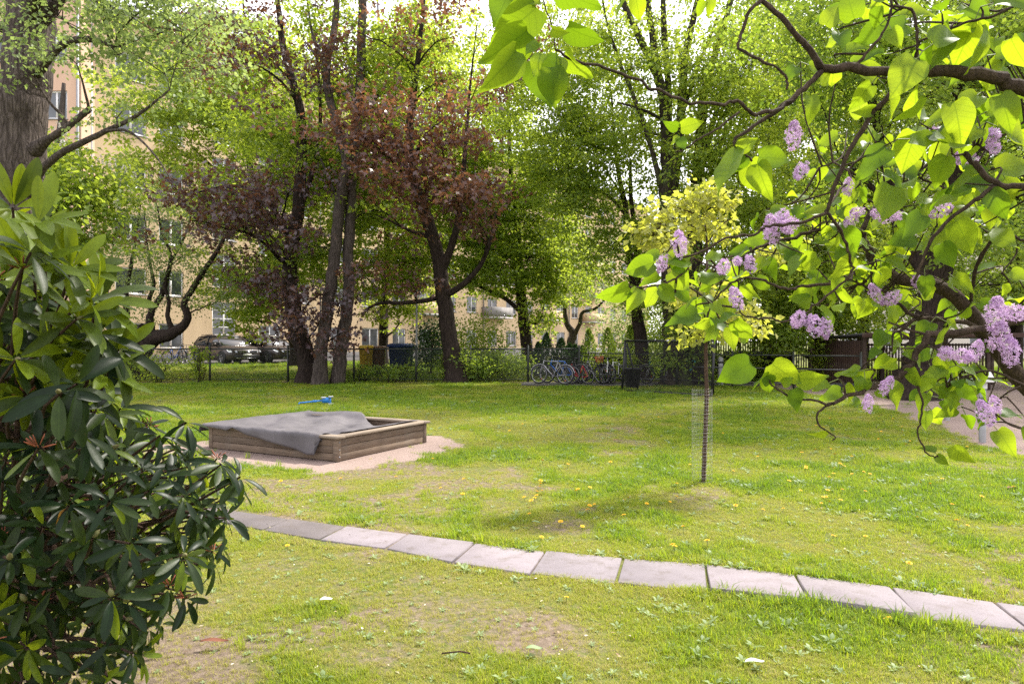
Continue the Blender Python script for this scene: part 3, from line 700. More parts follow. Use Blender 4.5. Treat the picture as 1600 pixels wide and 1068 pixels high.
# twin grey stems
tree('twin_stem_maple', 'pale grey twin-stemmed maple between the purple and copper maples',
     [[(500, 600, 24, .25), (503, 540, 24, .23), (512, 480, 24, .22), (523, 400, 24, .21), (530, 330, 24, .205), (537, 280, 24, .2), (541, 250, 24, .185), (526, 195, 24, .155), (512, 140, 24, .145), (511, 100, 24, .135), (523, 40, 24, .12), (528, -40, 24, .1), (530, -200, 24, .05)],
      [(527, 600, 24.3, .28), (532, 550, 24.3, .24), (544, 470, 24.3, .21), (544, 400, 24.3, .195), (548, 330, 24.3, .195), (550, 270, 24.3, .19), (557, 200, 24.3, .19), (563, 130, 24.3, .17), (565, 60, 24.3, .155), (567, 0, 24.3, .14), (570, -180, 24.3, .07)],
      [(511, 110, 24, .07), (490, 60, 24.2, .05), (480, 0, 24.4, .035), (470, -80, 24.5, .02)],
      [(557, 200, 24.3, .07), (590, 150, 24.5, .05), (630, 90, 24.8, .04), (660, 20, 25, .025)],
      [(535, 330, 24.2, .06), (510, 270, 24.6, .04), (490, 220, 24.8, .025)]],
     [(600, 140, 25, 1.3, 1, .7, 2400), (500, 250, 25.6, 1.3, 1, .7, 2400), (640, 60, 25, 1.3, 1, .7, 2200), (540, 30, 25, 1.4, 1, .8, 1800), (430, 190, 25.8, 1.4, 1.2, .8, 2600), (600, 250, 26, 1.2, 1, .7, 2200), (590, 330, 26, 1.2, 1, .7, 2200), (500, 390, 26, 1.1, 1, .6, 1700)]
     + spread(560, -170, 25, 200, 100, 3, 7, 4500, (1.1, 1.7)) + spread(540, 170, 27, 140, 150, 1.5, 9, 9000, (1.2, 1.7)),
     M['bark_grey'], M['leaf_green'], .15, QUAD)

# copper maple
tree('copper_maple', 'dark leaning maple with copper red leaves at the middle of the fence',
     [[(712, 600, 25.3, .37), (706, 560, 25.3, .335), (698, 500, 25.3, .30), (691, 450, 25.3, .285), (684, 400, 25.2, .25), (670, 350, 25, .23), (656, 310, 24.8, .2), (645, 270, 24.6, .16), (640, 200, 24.5, .14), (652, 100, 24.5, .1), (662, 0, 24.5, .07), (665, -140, 24.5, .03)],
      [(699, 460, 25.2, .13), (725, 443, 25, .11), (750, 415, 24.8, .09), (765, 380, 24.6, .07), (775, 330, 24.5, .04)],
      [(690, 425, 25.2, .17), (705, 385, 25.1, .14), (716, 345, 25, .13), (722, 290, 25, .1), (728, 220, 25, .07), (735, 130, 25, .04), (745, 40, 25, .02)],
      [(694, 463, 25.3, .10), (660, 470, 25.3, .085), (625, 473, 25.3, .075), (595, 473, 25.2, .06), (570, 484, 25.2, .04)],
      [(672, 370, 25.1, .1), (640, 360, 25, .06), (610, 345, 25, .04), (585, 335, 25, .02)],
      [(645, 260, 24.6, .1), (620, 215, 24, .06), (590, 180, 23.5, .03)]],
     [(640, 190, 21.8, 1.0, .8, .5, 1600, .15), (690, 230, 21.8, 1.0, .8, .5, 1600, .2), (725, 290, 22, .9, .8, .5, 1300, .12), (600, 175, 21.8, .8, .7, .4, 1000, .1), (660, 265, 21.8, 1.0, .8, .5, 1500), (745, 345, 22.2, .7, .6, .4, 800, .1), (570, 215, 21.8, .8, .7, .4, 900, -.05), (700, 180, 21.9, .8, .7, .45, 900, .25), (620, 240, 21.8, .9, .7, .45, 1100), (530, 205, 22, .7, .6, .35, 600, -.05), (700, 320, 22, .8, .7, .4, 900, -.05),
      (760, 295, 22.3, .6, .5, .35, 450, .2), (560, 285, 22.3, .6, .5, .3, 450), (600, 410, 23.6, .5, .5, .3, 330), (640, 440, 23.6, .45, .4, .25, 260),
      (700, 60, 23.5, 1.2, 1, .6, 700, .1), (765, 30, 23.5, 1.1, 1, .6, 700, .1), (620, 80, 23.5, 1.2, 1, .6, 600, .05), (560, 50, 23.5, 1.0, .9, .5, 350), (690, 125, 23, 1.0, .8, .5, 900, .15), (770, 110, 23.6, .9, .8, .5, 600, .1)]
     + spread(680, -140, 24.5, 170, 90, 2.4, 6, 1800, (1.0, 1.5)),
     M['bark_dark'], M['leaf_copper'], .16, MAPLE, spray=.5, flat=.5, kl=.50, kr=1.65)

GB = 'green trees between the fence and the ochre house'
GB = None
tree('green_maple', 'green maple behind the fence right of the copper maple, beside the clipped shrubs',
     [[(829, 590, 31, .33), (823, 545, 31, .27), (817, 490, 31, .25), (812, 430, 31, .22), (808, 370, 31, .17), (800, 300, 31, .12), (795, 200, 31, .07), (790, 100, 31, .03)],
      [(815, 488, 31, .12), (790, 467, 30.6, .1), (760, 452, 30.2, .08), (735, 440, 30, .05)], [(820, 500, 31, .08), (838, 505, 30.6, .06), (848, 492, 30.4, .04)]],
     [(780, 420, 30, 1.4, 1.2, .8, 3000), (830, 400, 30, 1.4, 1.2, .8, 3000), (800, 345, 30.3, 1.5, 1.3, .8, 3200), (858, 455, 30.2, .9, .8, .5, 1500), (850, 345, 30.6, 1.4, 1.2, .8, 2600), (765, 330, 30.6, 1.4, 1.2, .8, 2600), (830, 285, 31, 1.2, 1.1, .7, 1500), (770, 260, 31, 1.4, 1.2, .8, 2200), (735, 425, 30.2, .9, .8, .5, 1200), (870, 250, 31, 1.4, 1.2, .8, 1800), (860, 420, 30, 1.2, 1.1, .7, 1800), (740, 370, 30, 1.2, 1, .7, 1600), (740, 290, 30.5, 1.3, 1.1, .7, 1800), (800, 200, 31.5, 1.5, 1.3, .9, 2000), (850, 500, 30.4, .5, .5, .3, 500)],
     M['bark_dark'], M['leaf_green'], .15, QUAD)
tree('green_maple', 'broad green maple standing behind the purple maple in front of the ochre wall',
     [[(462, 585, 33, .3), (455, 480, 33, .26), (420, 380, 33, .22), (390, 260, 33, .17), (385, 140, 33, .1), (380, 0, 33, .05)], [(396, 350, 33, .1), (350, 280, 32.5, .07), (300, 230, 32, .04)]],
     spread(375, 245, 31.5, 110, 120, 2, 14, 20000, (1.2, 1.8)) + spread(330, 110, 31, 120, 80, 2, 9, 10000, (1.3, 1.9)) + [(420, 430, 30, 1.4, 1.1, .7, 2600), (380, 450, 30, 1.3, 1, .6, 2200), (450, 380, 30.5, 1.3, 1, .7, 2200), (400, 500, 30, .8, .7, .4, 1000), (265, 180, 31, 1.4, 1.2, .7, 2000), (240, 240, 31, 1.0, 1, .5, 1000)],
     M['bark_dark'], M['leaf_green'], .16, QUAD)
tree('green_maple', 'green maple behind the twin grey stems, near the yellow bin',
     [[(598, 585, 34, .25), (600, 480, 34, .22), (605, 380, 34, .18), (600, 260, 34, .13), (595, 120, 34, .07), (590, 0, 34, .04)], [(603, 400, 34, .1), (640, 330, 34, .07), (680, 260, 34, .04)]],
     spread(610, 330, 32, 110, 150, 2, 13, 21000, (1.2, 1.7)) + spread(680, 160, 32, 110, 130, 2, 10, 13000, (1.3, 1.9)) + [(560, 420, 30, 1.1, 1, .6, 2000), (640, 410, 31, 1.2, 1, .6, 2000), (620, 490, 31, .7, .6, .4, 800), (730, 180, 33, 1.6, 1.3, .9, 2800), (700, 380, 32, 1.1, 1, .6, 1600), (560, 120, 33, 1.6, 1.4, 1, 2600), (680, 60, 33, 1.6, 1.4, 1, 2400)],
     M['bark_dark'], M['leaf_fresh'], .15, QUAD)
tree('orchard_tree', 'small forked pale-leaved tree in front of the balconies right of the green maple',
     [[(895, 560, 40, .3), (893, 535, 40, .26), (895, 520, 40, .22), (884, 500, 40, .15), (882, 450, 40, .1), (885, 400, 40, .05)], [(896, 525, 40, .16), (906, 505, 39.6, .12), (910, 488, 39.4, .1), (930, 482, 39, .08), (948, 465, 38.6, .05)]],
     [(890, 440, 39, 1.6, 1.4, 1, 1500), (920, 430, 39, 1.4, 1.2, .8, 1200), (870, 400, 39.4, 1.5, 1.3, .9, 1200), (945, 455, 38.8, 1.0, 1, .6, 700), (905, 390, 39.5, 1.4, 1.3, .9, 1000)],
     M['bark_grey'], M['leaf_pale'], .13, QUAD, spray=.5, flat=.6)
tree('slender_tree', 'slender dark twin-trunked tree behind the left end of the net frame',
     [[(1008, 594, 26.5, .30), (1003, 550, 26.5, .27), (997, 500, 26.5, .23), (992, 460, 26.5, .18), (987, 420, 26.5, .155), (980, 370, 26.5, .125), (977, 320, 26.5, .11), (968, 280, 26.5, .09), (960, 220, 26.5, .06), (955, 140, 26.5, .03)],
      [(1001, 480, 26.4, .15), (996, 430, 26.3, .12), (992, 360, 26.2, .1), (986, 310, 26.2, .08), (985, 250, 26.2, .05)],
      [(985, 345, 26.4, .07), (955, 310, 26, .055), (930, 296, 25.7, .045), (905, 290, 25.4, .03)], [(976, 312, 26.4, .05), (950, 270, 26, .035), (925, 220, 25.8, .02)]],
     [(930, 255, 25.5, 1.2, 1, .6, 2200), (960, 300, 25.8, 1.1, 1, .6, 1900), (895, 310, 25.3, 1.2, 1, .6, 2200), (1000, 380, 26, .9, .8, .5, 1400), (895, 220, 25.6, 1.3, 1, .7, 2400), (865, 265, 25.6, 1.0, .9, .5, 1500), (950, 395, 26, .9, .8, .5, 1300), (920, 180, 26, 1.3, 1.1, .7, 2200), (980, 220, 26.3, 1.2, 1, .7, 1900), (890, 120, 26.3, 1.4, 1.2, .8, 2000), (860, 180, 26, 1.1, 1, .6, 1400), (935, 350, 25.8, .9, .8, .5, 1200), (1010, 470, 26, .6, .6, .3, 600), (830, 90, 27, 1.3, 1.1, .8, 1800), (870, 40, 27, 1.3, 1.1, .8, 1800), (930, 110, 27, 1.3, 1.1, .8, 1700), (960, 180, 27, 1.2, 1, .7, 1500), (800, 150, 27.5, 1.3, 1.1, .8, 1700), (910, 0, 27, 1.4, 1.2, .8, 1500), (850, 220, 27, 1.1, 1, .6, 1400), (960, 440, 26.3, .6, .5, .3, 450)],
     M['bark_dark'], M['leaf_green'], .125, QUAD)
tree('many_stemmed_maple', 'huge maple fanning into many upright stems right of the slender tree',
     [[(1056, 600, 24, .46), (1054, 540, 24, .42), (1051, 480, 24, .38), (1047, 400, 24, .34), (1042, 320, 24, .28), (1043, 250, 24, .24), (1040, 180, 24, .2), (1028, 120, 24, .17), (1000, 60, 24, .13), (965, -20, 24, .1), (935, -140, 24, .05)],
      [(1088, 600, 24.4, .42), (1086, 500, 24.4, .37), (1084, 400, 24.4, .31), (1088, 300, 24.3, .24), (1094, 220, 24.2, .2), (1100, 150, 24.2, .16), (1122, 70, 24.2, .12), (1142, 0, 24.2, .09), (1165, -120, 24.2, .05)],
      [(1046, 330, 24, .2), (1060, 230, 23.9, .17), (1066, 150, 23.8, .15), (1072, 80, 23.8, .13), (1090, 0, 23.8, .1), (1110, -120, 23.8, .05)],
      [(1043, 240, 24, .15), (1034, 150, 24, .13), (1020, 60, 24, .12), (1012, 0, 24, .1), (1005, -120, 24, .05)],
      [(1042, 255, 24, .14), (1045, 150, 24.2, .12), (1038, 60, 24.3, .11), (1035, -60, 24.4, .07)],
      [(1090, 280, 24.2, .13), (1112, 200, 24.1, .1), (1135, 130, 24, .08), (1175, 70, 24, .06), (1215, 10, 24, .03)],
      [(1042, 330, 24, .12), (1020, 240, 23.8, .09), (990, 150, 23.6, .07), (965, 90, 23.5, .06), (945, 20, 23.5, .04), (935, -60, 23.5, .02)],
      [(1086, 420, 24.4, .1), (1120, 350, 24, .06), (1150, 300, 23.7, .04)], [(1060, 200, 23.9, .08), (1085, 120, 23.7, .06), (1120, 30, 23.6, .04)],
      [(1040, 190, 24, .07), (1005, 172, 23.5, .05), (965, 160, 23.2, .03)]],
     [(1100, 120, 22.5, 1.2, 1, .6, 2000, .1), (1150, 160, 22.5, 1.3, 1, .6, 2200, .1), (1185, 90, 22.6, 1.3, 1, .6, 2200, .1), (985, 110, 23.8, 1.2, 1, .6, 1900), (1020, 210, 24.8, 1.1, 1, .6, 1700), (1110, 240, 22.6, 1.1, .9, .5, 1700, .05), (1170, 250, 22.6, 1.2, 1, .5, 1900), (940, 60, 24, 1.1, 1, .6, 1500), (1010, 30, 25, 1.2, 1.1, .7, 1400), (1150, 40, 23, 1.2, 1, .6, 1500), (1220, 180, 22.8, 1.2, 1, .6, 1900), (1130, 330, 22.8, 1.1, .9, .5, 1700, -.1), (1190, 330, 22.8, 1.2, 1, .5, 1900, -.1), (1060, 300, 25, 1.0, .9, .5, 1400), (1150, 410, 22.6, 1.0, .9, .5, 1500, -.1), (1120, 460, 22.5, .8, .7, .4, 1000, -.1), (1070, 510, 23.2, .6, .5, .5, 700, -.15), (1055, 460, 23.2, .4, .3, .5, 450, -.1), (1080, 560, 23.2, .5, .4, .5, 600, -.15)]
     + spread(1070, -150, 24, 220, 100, 3, 8, 6000, (1.1, 1.7)),
     M['bark_moss'], M['leaf_green'], .125, QUAD, spray=.46)
tree('dark_trunk_tree', 'thick dark leaning trunk at the yard behind the lilac, before the right shelter',
     [[(1428, 626, 18, .48), (1436, 580, 18, .44), (1446, 530, 18, .40), (1458, 470, 18, .36), (1470, 400, 18, .33), (1484, 320, 18, .30), (1500, 220, 18, .26), (1515, 100, 18, .22), (1530, -20, 18, .18), (1545, -200, 18, .1), (1550, -330, 18, .05)],
      [(1462, 450, 18, .22), (1420, 380, 18.3, .19), (1395, 320, 18.5, .17), (1380, 240, 18.7, .14), (1360, 140, 18.8, .1), (1350, 20, 18.8, .07), (1340, -120, 18.8, .03)],
      [(1488, 300, 18, .15), (1540, 220, 17.8, .11), (1590, 150, 17.6, .08), (1640, 60, 17.5, .04)], [(1400, 340, 18.4, .1), (1360, 290, 18.4, .07), (1310, 240, 18.4, .04)]],
     spread(1450, 60, 18, 260, 130, 2.6, 24, 22000, (.9, 1.5), -.05) + spread(1480, -190, 18, 260, 90, 2.6, 9, 5000, (1.0, 1.5)) + [(1560, 360, 17, 1.0, .8, .5, 1700, -.1), (1590, 440, 17, .8, .7, .5, 1200, -.15), (1320, 260, 18.2, 1, .8, .5, 1500), (1600, 250, 17.3, 1, .8, .5, 1500)],
     M['bark_dark'], M['leaf_deep'], .115, QUAD)
for px, d, lab, lm, hi in ((1195, 30, 'green tree behind the slatted shelter, right of the huge maple', 'leaf_green', -60), (1275, 33, 'dark green tree rising behind the middle of the slatted shelter', 'leaf_deep', -30),
                       (1345, 31, 'fresh green tree in the gap between the two shelters', 'leaf_fresh', -80), (1470, 35, 'deep green tree behind the roof of the right shelter', 'leaf_deep', -60), (1585, 29, 'green tree at the right edge behind the shelter roof', 'leaf_green', -60), (1690, 26, 'green tree just past the right edge with boughs reaching in', 'leaf_deep', -20)):
    tree('background_tree', lab,
         [[(px, 575, d, .28), (px + 4, 480, d, .24), (px - 3, 380, d, .2), (px + 6, 260, d, .16), (px, 130, d, .11), (px + 8, 0, d, .07), (px, -150, d, .03)], [(px + 2, 420, d, .1), (px + 45, 340, d, .07), (px + 80, 260, d, .03)], [(px - 2, 350, d, .1), (px - 40, 280, d, .07), (px - 75, 180, d, .03)]],
         spread(px, 260, d, 85, 210, 2.2, 19, 21000, (1.2, 1.8), -.05) + spread(px, hi, d, 90, 110, 2.0, 6, 5000, (1.2, 1.7)) + [(px - 35, 470, d - 1, 1.2, 1, .7, 1500, -.1), (px + 35, 450, d - 1, 1.2, 1, .7, 1500, -.1)],
         M['bark_dark'], M[lm], .15, QUAD, group='background trees behind the shelters')
tree('overhanging_maple', 'maple whose low leafy boughs hang over the slatted shelter roof',
     [[(1282, 600, 25, .22), (1281, 540, 25, .2), (1278, 470, 25, .17), (1272, 400, 25, .13), (1262, 320, 25, .09), (1255, 250, 25, .05)], [(1279, 480, 25, .08), (1240, 455, 24.4, .06), (1190, 450, 24, .04)], [(1280, 490, 25, .07), (1310, 460, 24.6, .05), (1335, 450, 24.4, .03)]],
     [(1230, 500, 24, 1.1, .9, .45, 1700, -.05), (1170, 510, 24, .9, .8, .35, 1200, -.1), (1280, 490, 24, 1.0, .8, .45, 1500), (1260, 440, 24.2, 1.2, 1, .6, 1900), (1200, 440, 24.2, 1.1, 1, .6, 1700), (1320, 440, 24.2, 1.1, 1, .6, 1700, .1), (1290, 370, 24.6, 1.2, 1, .6, 1700), (1220, 360, 24.6, 1.2, 1, .6, 1700), (1330, 490, 24.4, .7, .6, .4, 800, .1), (1210, 530, 24, .7, .6, .25, 700, -.1), (1350, 370, 24.6, 1.1, 1, .6, 1500)],
     M['bark_dark'], M['leaf_green'], .15, QUAD, spray=.44, flat=.3)

# ------------------------------------------------------------------ shrubs
def shrub(name, label, px, d, h, w, n, lm, size=.08, py=None, cat='shrub', group=None, stems=7, conic=0.0):
    x = P(px, 534, d)[0]; z0 = float(ground_z(x, d)); root = empty(name, (x, d, z0)); tag(root, label, cat, group)
    st = MB(); tips = []
    for k in range(stems):
        a = U(0, 6.28); rr = w * .42 * U(.2, 1); tip = np.array([x + math.cos(a) * rr, d + math.sin(a) * rr * .8, z0 + h * U(.55, .95)])
        b0 = np.array([x + math.cos(a) * .06, d + math.sin(a) * .06, z0 - .05]); md = (b0 + tip) / 2 + np.array([U(-.1, .1), U(-.1, .1), .1 * h])
        q = smooth_path([b0, md, tip], 7); st.tube(q, np.linspace(.02, .005, 7), 4, False); tips.append(q)
    st.obj('stems', M['bark_dark'], root, True)
    nc = max(6, n // 40); PV, DV, TV = [], [], []
    for k in range(nc):
        u = rng.normal(size=3); u /= np.linalg.norm(u); u *= U(.2, 1) ** .5
        t = (u[2] + 1) / 2; wr = w / 2 * ((1 - conic * t) if conic else 1)
        c = np.array([x + u[0] * wr, d + u[1] * wr * .8, z0 + h * (.08 + .88 * t)])
        m_ = 40; off = rng.normal(size=(m_, 3)) * np.array([.21, .21, .16]) * max(.5, min(w, h) / 1.4)
        PV.append(c + off); DV.append(off + rng.normal(size=(m_, 3)) * .1); TV.append(np.clip(.5 + U(-.25, .25) + U(-.2, .2, m_), 0, 1))
    pos, dirs, tv = map(np.concatenate, (PV, DV, TV)); pos[:, 2] = np.maximum(pos[:, 2], z0 + .03)
    nrm = rng.normal(size=pos.shape) * .6 + np.array([0, 0, .8]); L = size * U(.6, 1.3, len(pos))
    V, Fs, k = leaf_cloud(pos, dirs, nrm, L, L, QUAD)
    o = link('foliage', make_mesh('foliage', V, Fs, [lm], False, {'tint': np.repeat(tv, k)}), root); o['kind'] = 'stuff'
    return root
def conifer(name, label, px, d, h, w, n, lm, group):
    x = P(px, 534, d)[0]; z0 = float(ground_z(x, d)); root = empty(name, (x, d, z0)); tag(root, label, 'shrub', group)
    MB().tube([(x, d, z0 - .05), (x, d, z0 + h * .92)], [.04, .008], 5).obj('trunk', M['bark_dark'], root)
    t = U(0, 1, n) ** 1.15; a = U(0, 6.28, n); r = w / 2 * (np.sin(np.pi * (.12 + .88 * t) ** .75) ** .8) * U(.6, 1.05, n) * (1 + .25 * np.sin(a * 5 + t * 9))
    pos = np.stack([x + np.cos(a) * r, d + np.sin(a) * r, z0 + .03 + h * t], 1); dirs = np.stack([np.cos(a) * .5, np.sin(a) * .5, np.full(n, .9)], 1) + rng.normal(size=(n, 3)) * .25
    nrm = np.stack([np.cos(a), np.sin(a), np.full(n, .1)], 1) + rng.normal(size=(n, 3)) * .4
    L = .1 * U(.6, 1.3, n); V, Fs, k = leaf_cloud(pos, dirs, nrm, L, L * .55, QUAD)
    o = link('foliage', make_mesh('foliage', V, Fs, [lm], False, {'tint': np.repeat(U(0, 1, n), k)}), root); o['kind'] = 'stuff'
for k, (px, d, h, w, lab) in enumerate(((841, 28.5, 1.35, .55, 'small cone-shaped thuja at the left end of the clipped row'), (854, 28.3, 1.75, .7, 'tallest cone-shaped thuja near the left end of the clipped row'), (877, 28.3, 1.55, .75, 'broad cone-shaped thuja behind the silver bicycle'), (890, 28.5, 1.3, .5, 'narrow short thuja behind the red bicycle'), (899, 28.5, 1.25, .55, 'short thuja left of the first feathery shrub'), (910, 28.5, 1.2, .5, 'small thuja tucked against the first feathery shrub'))):
    conifer('thuja', lab, px, d, h, w, 2300, M['leaf_thuja'], 'cone-shaped thujas behind the bicycles')
for px, d, h, w, lab in ((920, 27.5, 1.95, .65, 'feathery dark conifer left of the net frame, first of three'), (950, 27.5, 2.0, .75, 'feathery dark conifer in the middle of the three'), (985, 28, 2.1, .7, 'feathery dark conifer behind the left post of the net frame')):
    conifer('feathery_conifer', lab, px, d, h, w, 2000, M['leaf_deep'], 'feathery conifers behind the bicycles')
for a in (('bright_shrub', 'bright yellow-green tall shrub right of the copper maple trunk', 752, 27.8, 2.5, 2.4, 4600, M['leaf_fresh'], .1), ('fence_shrub', 'dark green shrub growing through the fence right of the copper maple', 735, 25.8, 1.2, 2.6, 3000, M['leaf_deep'], .1),
          ('fence_shrub', 'low green shrub against the fence between copper maple and bicycles', 785, 26.3, 1.15, 2.4, 2600, M['leaf_deep'], .09), ('dark_yew', 'dark rounded yew left of the copper maple trunk behind the fence', 672, 29.5, 2.3, 1.5, 3000, M['leaf_thuja'], .1),
          ('fence_shrub', 'leafy shrub at the fence below the lamp post', 610, 25.7, .75, 2.4, 1200, M['leaf_deep'], .1), ('fence_shrub', 'low sucker growth at the fence right of the twin stems', 565, 25.8, .6, 1.4, 500, M['leaf_deep'], .1),
          ('climbing_shrub', 'thin shrub climbing the fence post left of the cars', 312, 25.3, 1.5, .7, 380, M['leaf_green'], .12), ('climbing_shrub', 'leafy shrub under the gnarled tree against the fence', 248, 25.4, 1.15, 2.2, 900, M['leaf_green'], .1),
          ('climbing_shrub', 'green shrub at the fence beside the rhododendron edge', 170, 25.6, 1.4, 1.8, 2000, M['leaf_deep'], .1), ('fence_shrub', 'small shrub at the fence at the far left behind the rhododendron', 110, 25.7, 1.3, 2.2, 1800, M['leaf_deep'], .1),
          ('yard_shrub', 'bright shrub glowing between the two shelters', 1312, 24, 1.5, 1.7, 3000, M['leaf_fresh'], .09), ('yard_shrub', 'dark leafy shrub behind the net frame by the huge maple', 1075, 24.9, 1.9, 2.4, 3400, M['leaf_deep'], .1),
          ('yard_shrub', 'green shrub behind the dark bin at the net frame', 965, 26.6, 1.2, 1.7, 2200, M['leaf_green'], .09), ('yard_shrub', 'pale green shrub before the house right of the feathery conifers', 1000, 33, 3.6, 3.6, 4600, M['leaf_pale'], .13), ('house_shrub', 'dark shrub against the house wall by the blue bin', 690, 33, 2.3, 2.2, 2600, M['leaf_thuja'], .12),
          ('house_shrub', 'tall green shrub behind the slender tree', 1040, 29, 3.0, 2.4, 3600, M['leaf_green'], .11), ('yard_shrub', 'leafy shrub behind the tank at the slatted shelter', 1165, 25.6, 1.2, 1.4, 1500, M['leaf_deep'], .1)):
    shrub(*a[:2], a[2], a[3], a[4], a[5], a[6], a[7], a[8])

# ------------------------------------------------------------------ sandbox and its cover
def wood(name, c0, c1, sc=1.0):
    m, nt, b = new_mat(name)
    f = noise(nt, coords(nt, 'Object', (2 * sc, 30 * sc, 30 * sc)), 1.5, 6, .65); g = noise(nt, coords(nt, 'Object'), 3, 4)
    c = ramp(nt, f, [(.3, c1), (.65, c0)])
    c = mixc(nt, ramp(nt, g, [(.5, (0, 0, 0)), (.75, (.5,) * 3)]), c, (.16, .14, .12))
    oi = N(nt, 'ShaderNodeObjectInfo'); c = mixc(nt, 1.0, c, ramp(nt, oi.outputs['Random'], [(0, (.8, .8, .8)), (1, (1.12, 1.1, 1.06))]), 'MULTIPLY')
    nt.links.new(c, b.inputs['Base Color']); b.inputs['Roughness'].default_value = .85; b.inputs['Specular IOR Level'].default_value = .2
    bump(nt, b, f, .5, .006); return m
M['wood'] = wood('weathered_wood', (.20, .15, .11), (.09, .066, .05))
M['wood_top'] = wood('ledge_wood', (.30, .245, .19), (.17, .135, .105))
M['wood_dark'] = wood('dark_wood', (.075, .052, .04), (.03, .021, .017))
M['wood_red'] = wood('red_brown_wood', (.075, .045, .035), (.04, .024, .019))
M['screw'] = plain('screw', (.3, .3, .31), None, .35, .9)
M['tarp'] = plain('tarp', (.115, .105, .113), (.07, .064, .07), .75, scale=3, bmp=.1)
sbx = empty('sandbox', (SB_C[0], SB_C[1], 0), SB_A); tag(sbx, 'low square wooden sandbox half under a grey cover', 'sandbox')
def bevel_box(size, bv=.006):
    x, y, z = np.asarray(size) / 2; V = []
    for sx in (-1, 1):
        for sy in (-1, 1):
            for sz in (-1, 1):
                V += [(sx * (x - bv), sy * (y - bv), sz * z), (sx * (x - bv), sy * y, sz * (z - bv)), (sx * x, sy * (y - bv), sz * (z - bv))]
    import bmesh
    bm = bmesh.new(); vs = [bm.verts.new(v) for v in V]; bmesh.ops.convex_hull(bm, input=vs)
    bm.faces.ensure_lookup_table(); bm.verts.index_update()
    return np.array([v.co[:] for v in bm.verts]), [tuple(q.index for q in f.verts) for f in bm.faces]
def plank(name, c, size, mat, parent, rz=0.0, bv=.006, rx=0):
    V, F = bevel_box(size, bv); o = link(name, make_mesh(name, V, [np.array([f]) for f in F], [mat]), parent, True)
    o.location = c; o.rotation_euler = (rx, 0, rz); return o
for k in range(3):
    z = .045 + k * .094
    for sy in (-1, 1): plank('plank', (0, sy * (SB_Y - .025), z + U(-.002, .002)), (2 * SB_X - .12, .045, .091), M['wood'], sbx)
    for sx in (-1, 1): plank('plank', (sx * (SB_X - .025), 0, z + U(-.002, .002)), (2 * SB_Y - .12, .045, .091), M['wood'], sbx, math.pi / 2)
for sx in (-1, 1):
    for sy in (-1, 1): plank('corner_post', (sx * (SB_X - .03), sy * (SB_Y - .03), .14), (.075, .075, .288), M['wood'], sbx)
for sy in (-1, 1): plank('ledge', (0, sy * (SB_Y - .03), .303), (2 * SB_X + .10, .15, .034), M['wood_top'], sbx)
for sx in (-1, 1): plank('ledge', (sx * (SB_X - .03), 0, .306), (2 * SB_Y - .22, .15, .034), M['wood_top'], sbx, math.pi / 2)
for y_, z_ in ((-SB_Y + .02, .05), (-SB_Y + .02, .14), (-SB_Y + .02, .235)):
    o = MB().lathe([(0, 0), (.012, .001), (.010, .006), (0, .007)], 10).obj('screw', M['screw'], sbx, local=True)
    o.location = (SB_X + .008, y_ + .012, z_); o.rotation_euler = (0, math.pi / 2, 0)
xs_, ys_ = np.linspace(-SB_X + .05, SB_X - .05, 26), np.linspace(-SB_Y + .05, SB_Y - .05, 22)
XX, YY = np.meshgrid(xs_, ys_); ZZ = .13 + .06 * fnoise(XX * 3 + 9, YY * 3, 71)
i = np.arange(21)[:, None] * 26; j = np.arange(25)[None]
F = np.stack([i + j, i + j + 1, i + j + 27, i + j + 26], -1).reshape(-1, 4)
M['sand'] = plain('play_sand', (.40, .31, .25), (.28, .21, .17), .95, scale=60, bmp=.5)
link('sand', make_mesh('sand', np.stack([XX.ravel(), YY.ravel(), ZZ.ravel()], 1), [F], [M['sand']], True), sbx, True)
nu, nv = 96, 64
V = np.zeros((nv, nu, 3))
for iu, u in enumerate(np.linspace(0, 1, nu)):
    x = -1.36 + u * 2.50
    yb = np.interp(x, [-1.4, -.25, -.12, .1, .55, .85, 1.0, 1.14], [1.0, 1.02, 1.0, .86, .52, .55, .80, .86])
    yf = -1.03 if x < .93 else np.interp(x, [.93, 1.0, 1.14], [-1.03, -.8, -.72])
    hang = np.interp(x, [-1.36, -1.1, -.72, -.6, -.3, .1, .55, .80, .93, .95], [.015, .015, .05, .0, .09, .14, .21, .26, .25, .0])
    Lp = yb - yf; tot = Lp + hang
    for iv, v in enumerate(np.linspace(0, 1, nv)):
        q = v * tot
        if q < hang: y = yf - .006 - .02 * math.sin(x * 9) * (hang - q) / .25 - .015; z = .333 - (hang - q)
        else:
            y = yf + q - hang
            inside = (1 - sstep(.78, 1.0, abs(y) / SB_Y)) * (1 - sstep(.80, .98, abs(x) / SB_X))
            z = .336 - .075 * inside + .09 * (fnoise(x * 2.6 + 5, y * 2.6, 81, 4) - .45) * (.4 + inside)
            z += .06 * math.exp(-((x + .30) / .32) ** 2 - ((y - .78) / .40) ** 2) + .035 * math.exp(-((x + .75) / .25) ** 2 - ((y - .2) / .6) ** 2)
            z += .016 * math.sin(9 * (x + .6 * y) + 3 * vnoise(x * 2, y * 2, 5)) * (.3 + inside)
            if inside < .4: z = max(z, .333)
            z += .006
        if x < -1.2:
            t = (-1.2 - x) / .16; z += -.11 * t * t + .02 * math.sin(3 * t); y += .02 * t
        V[iv, iu] = (x + (.10 * max(0, (-1.2 - x) / .16) ** 3 * .5 if x < -1.2 else 0), y, z)
i = np.arange(nv - 1)[:, None] * nu; j = np.arange(nu - 1)[None]
F = np.stack([i + j, i + j + 1, i + j + 1 + nu, i + j + nu], -1).reshape(-1, 4)
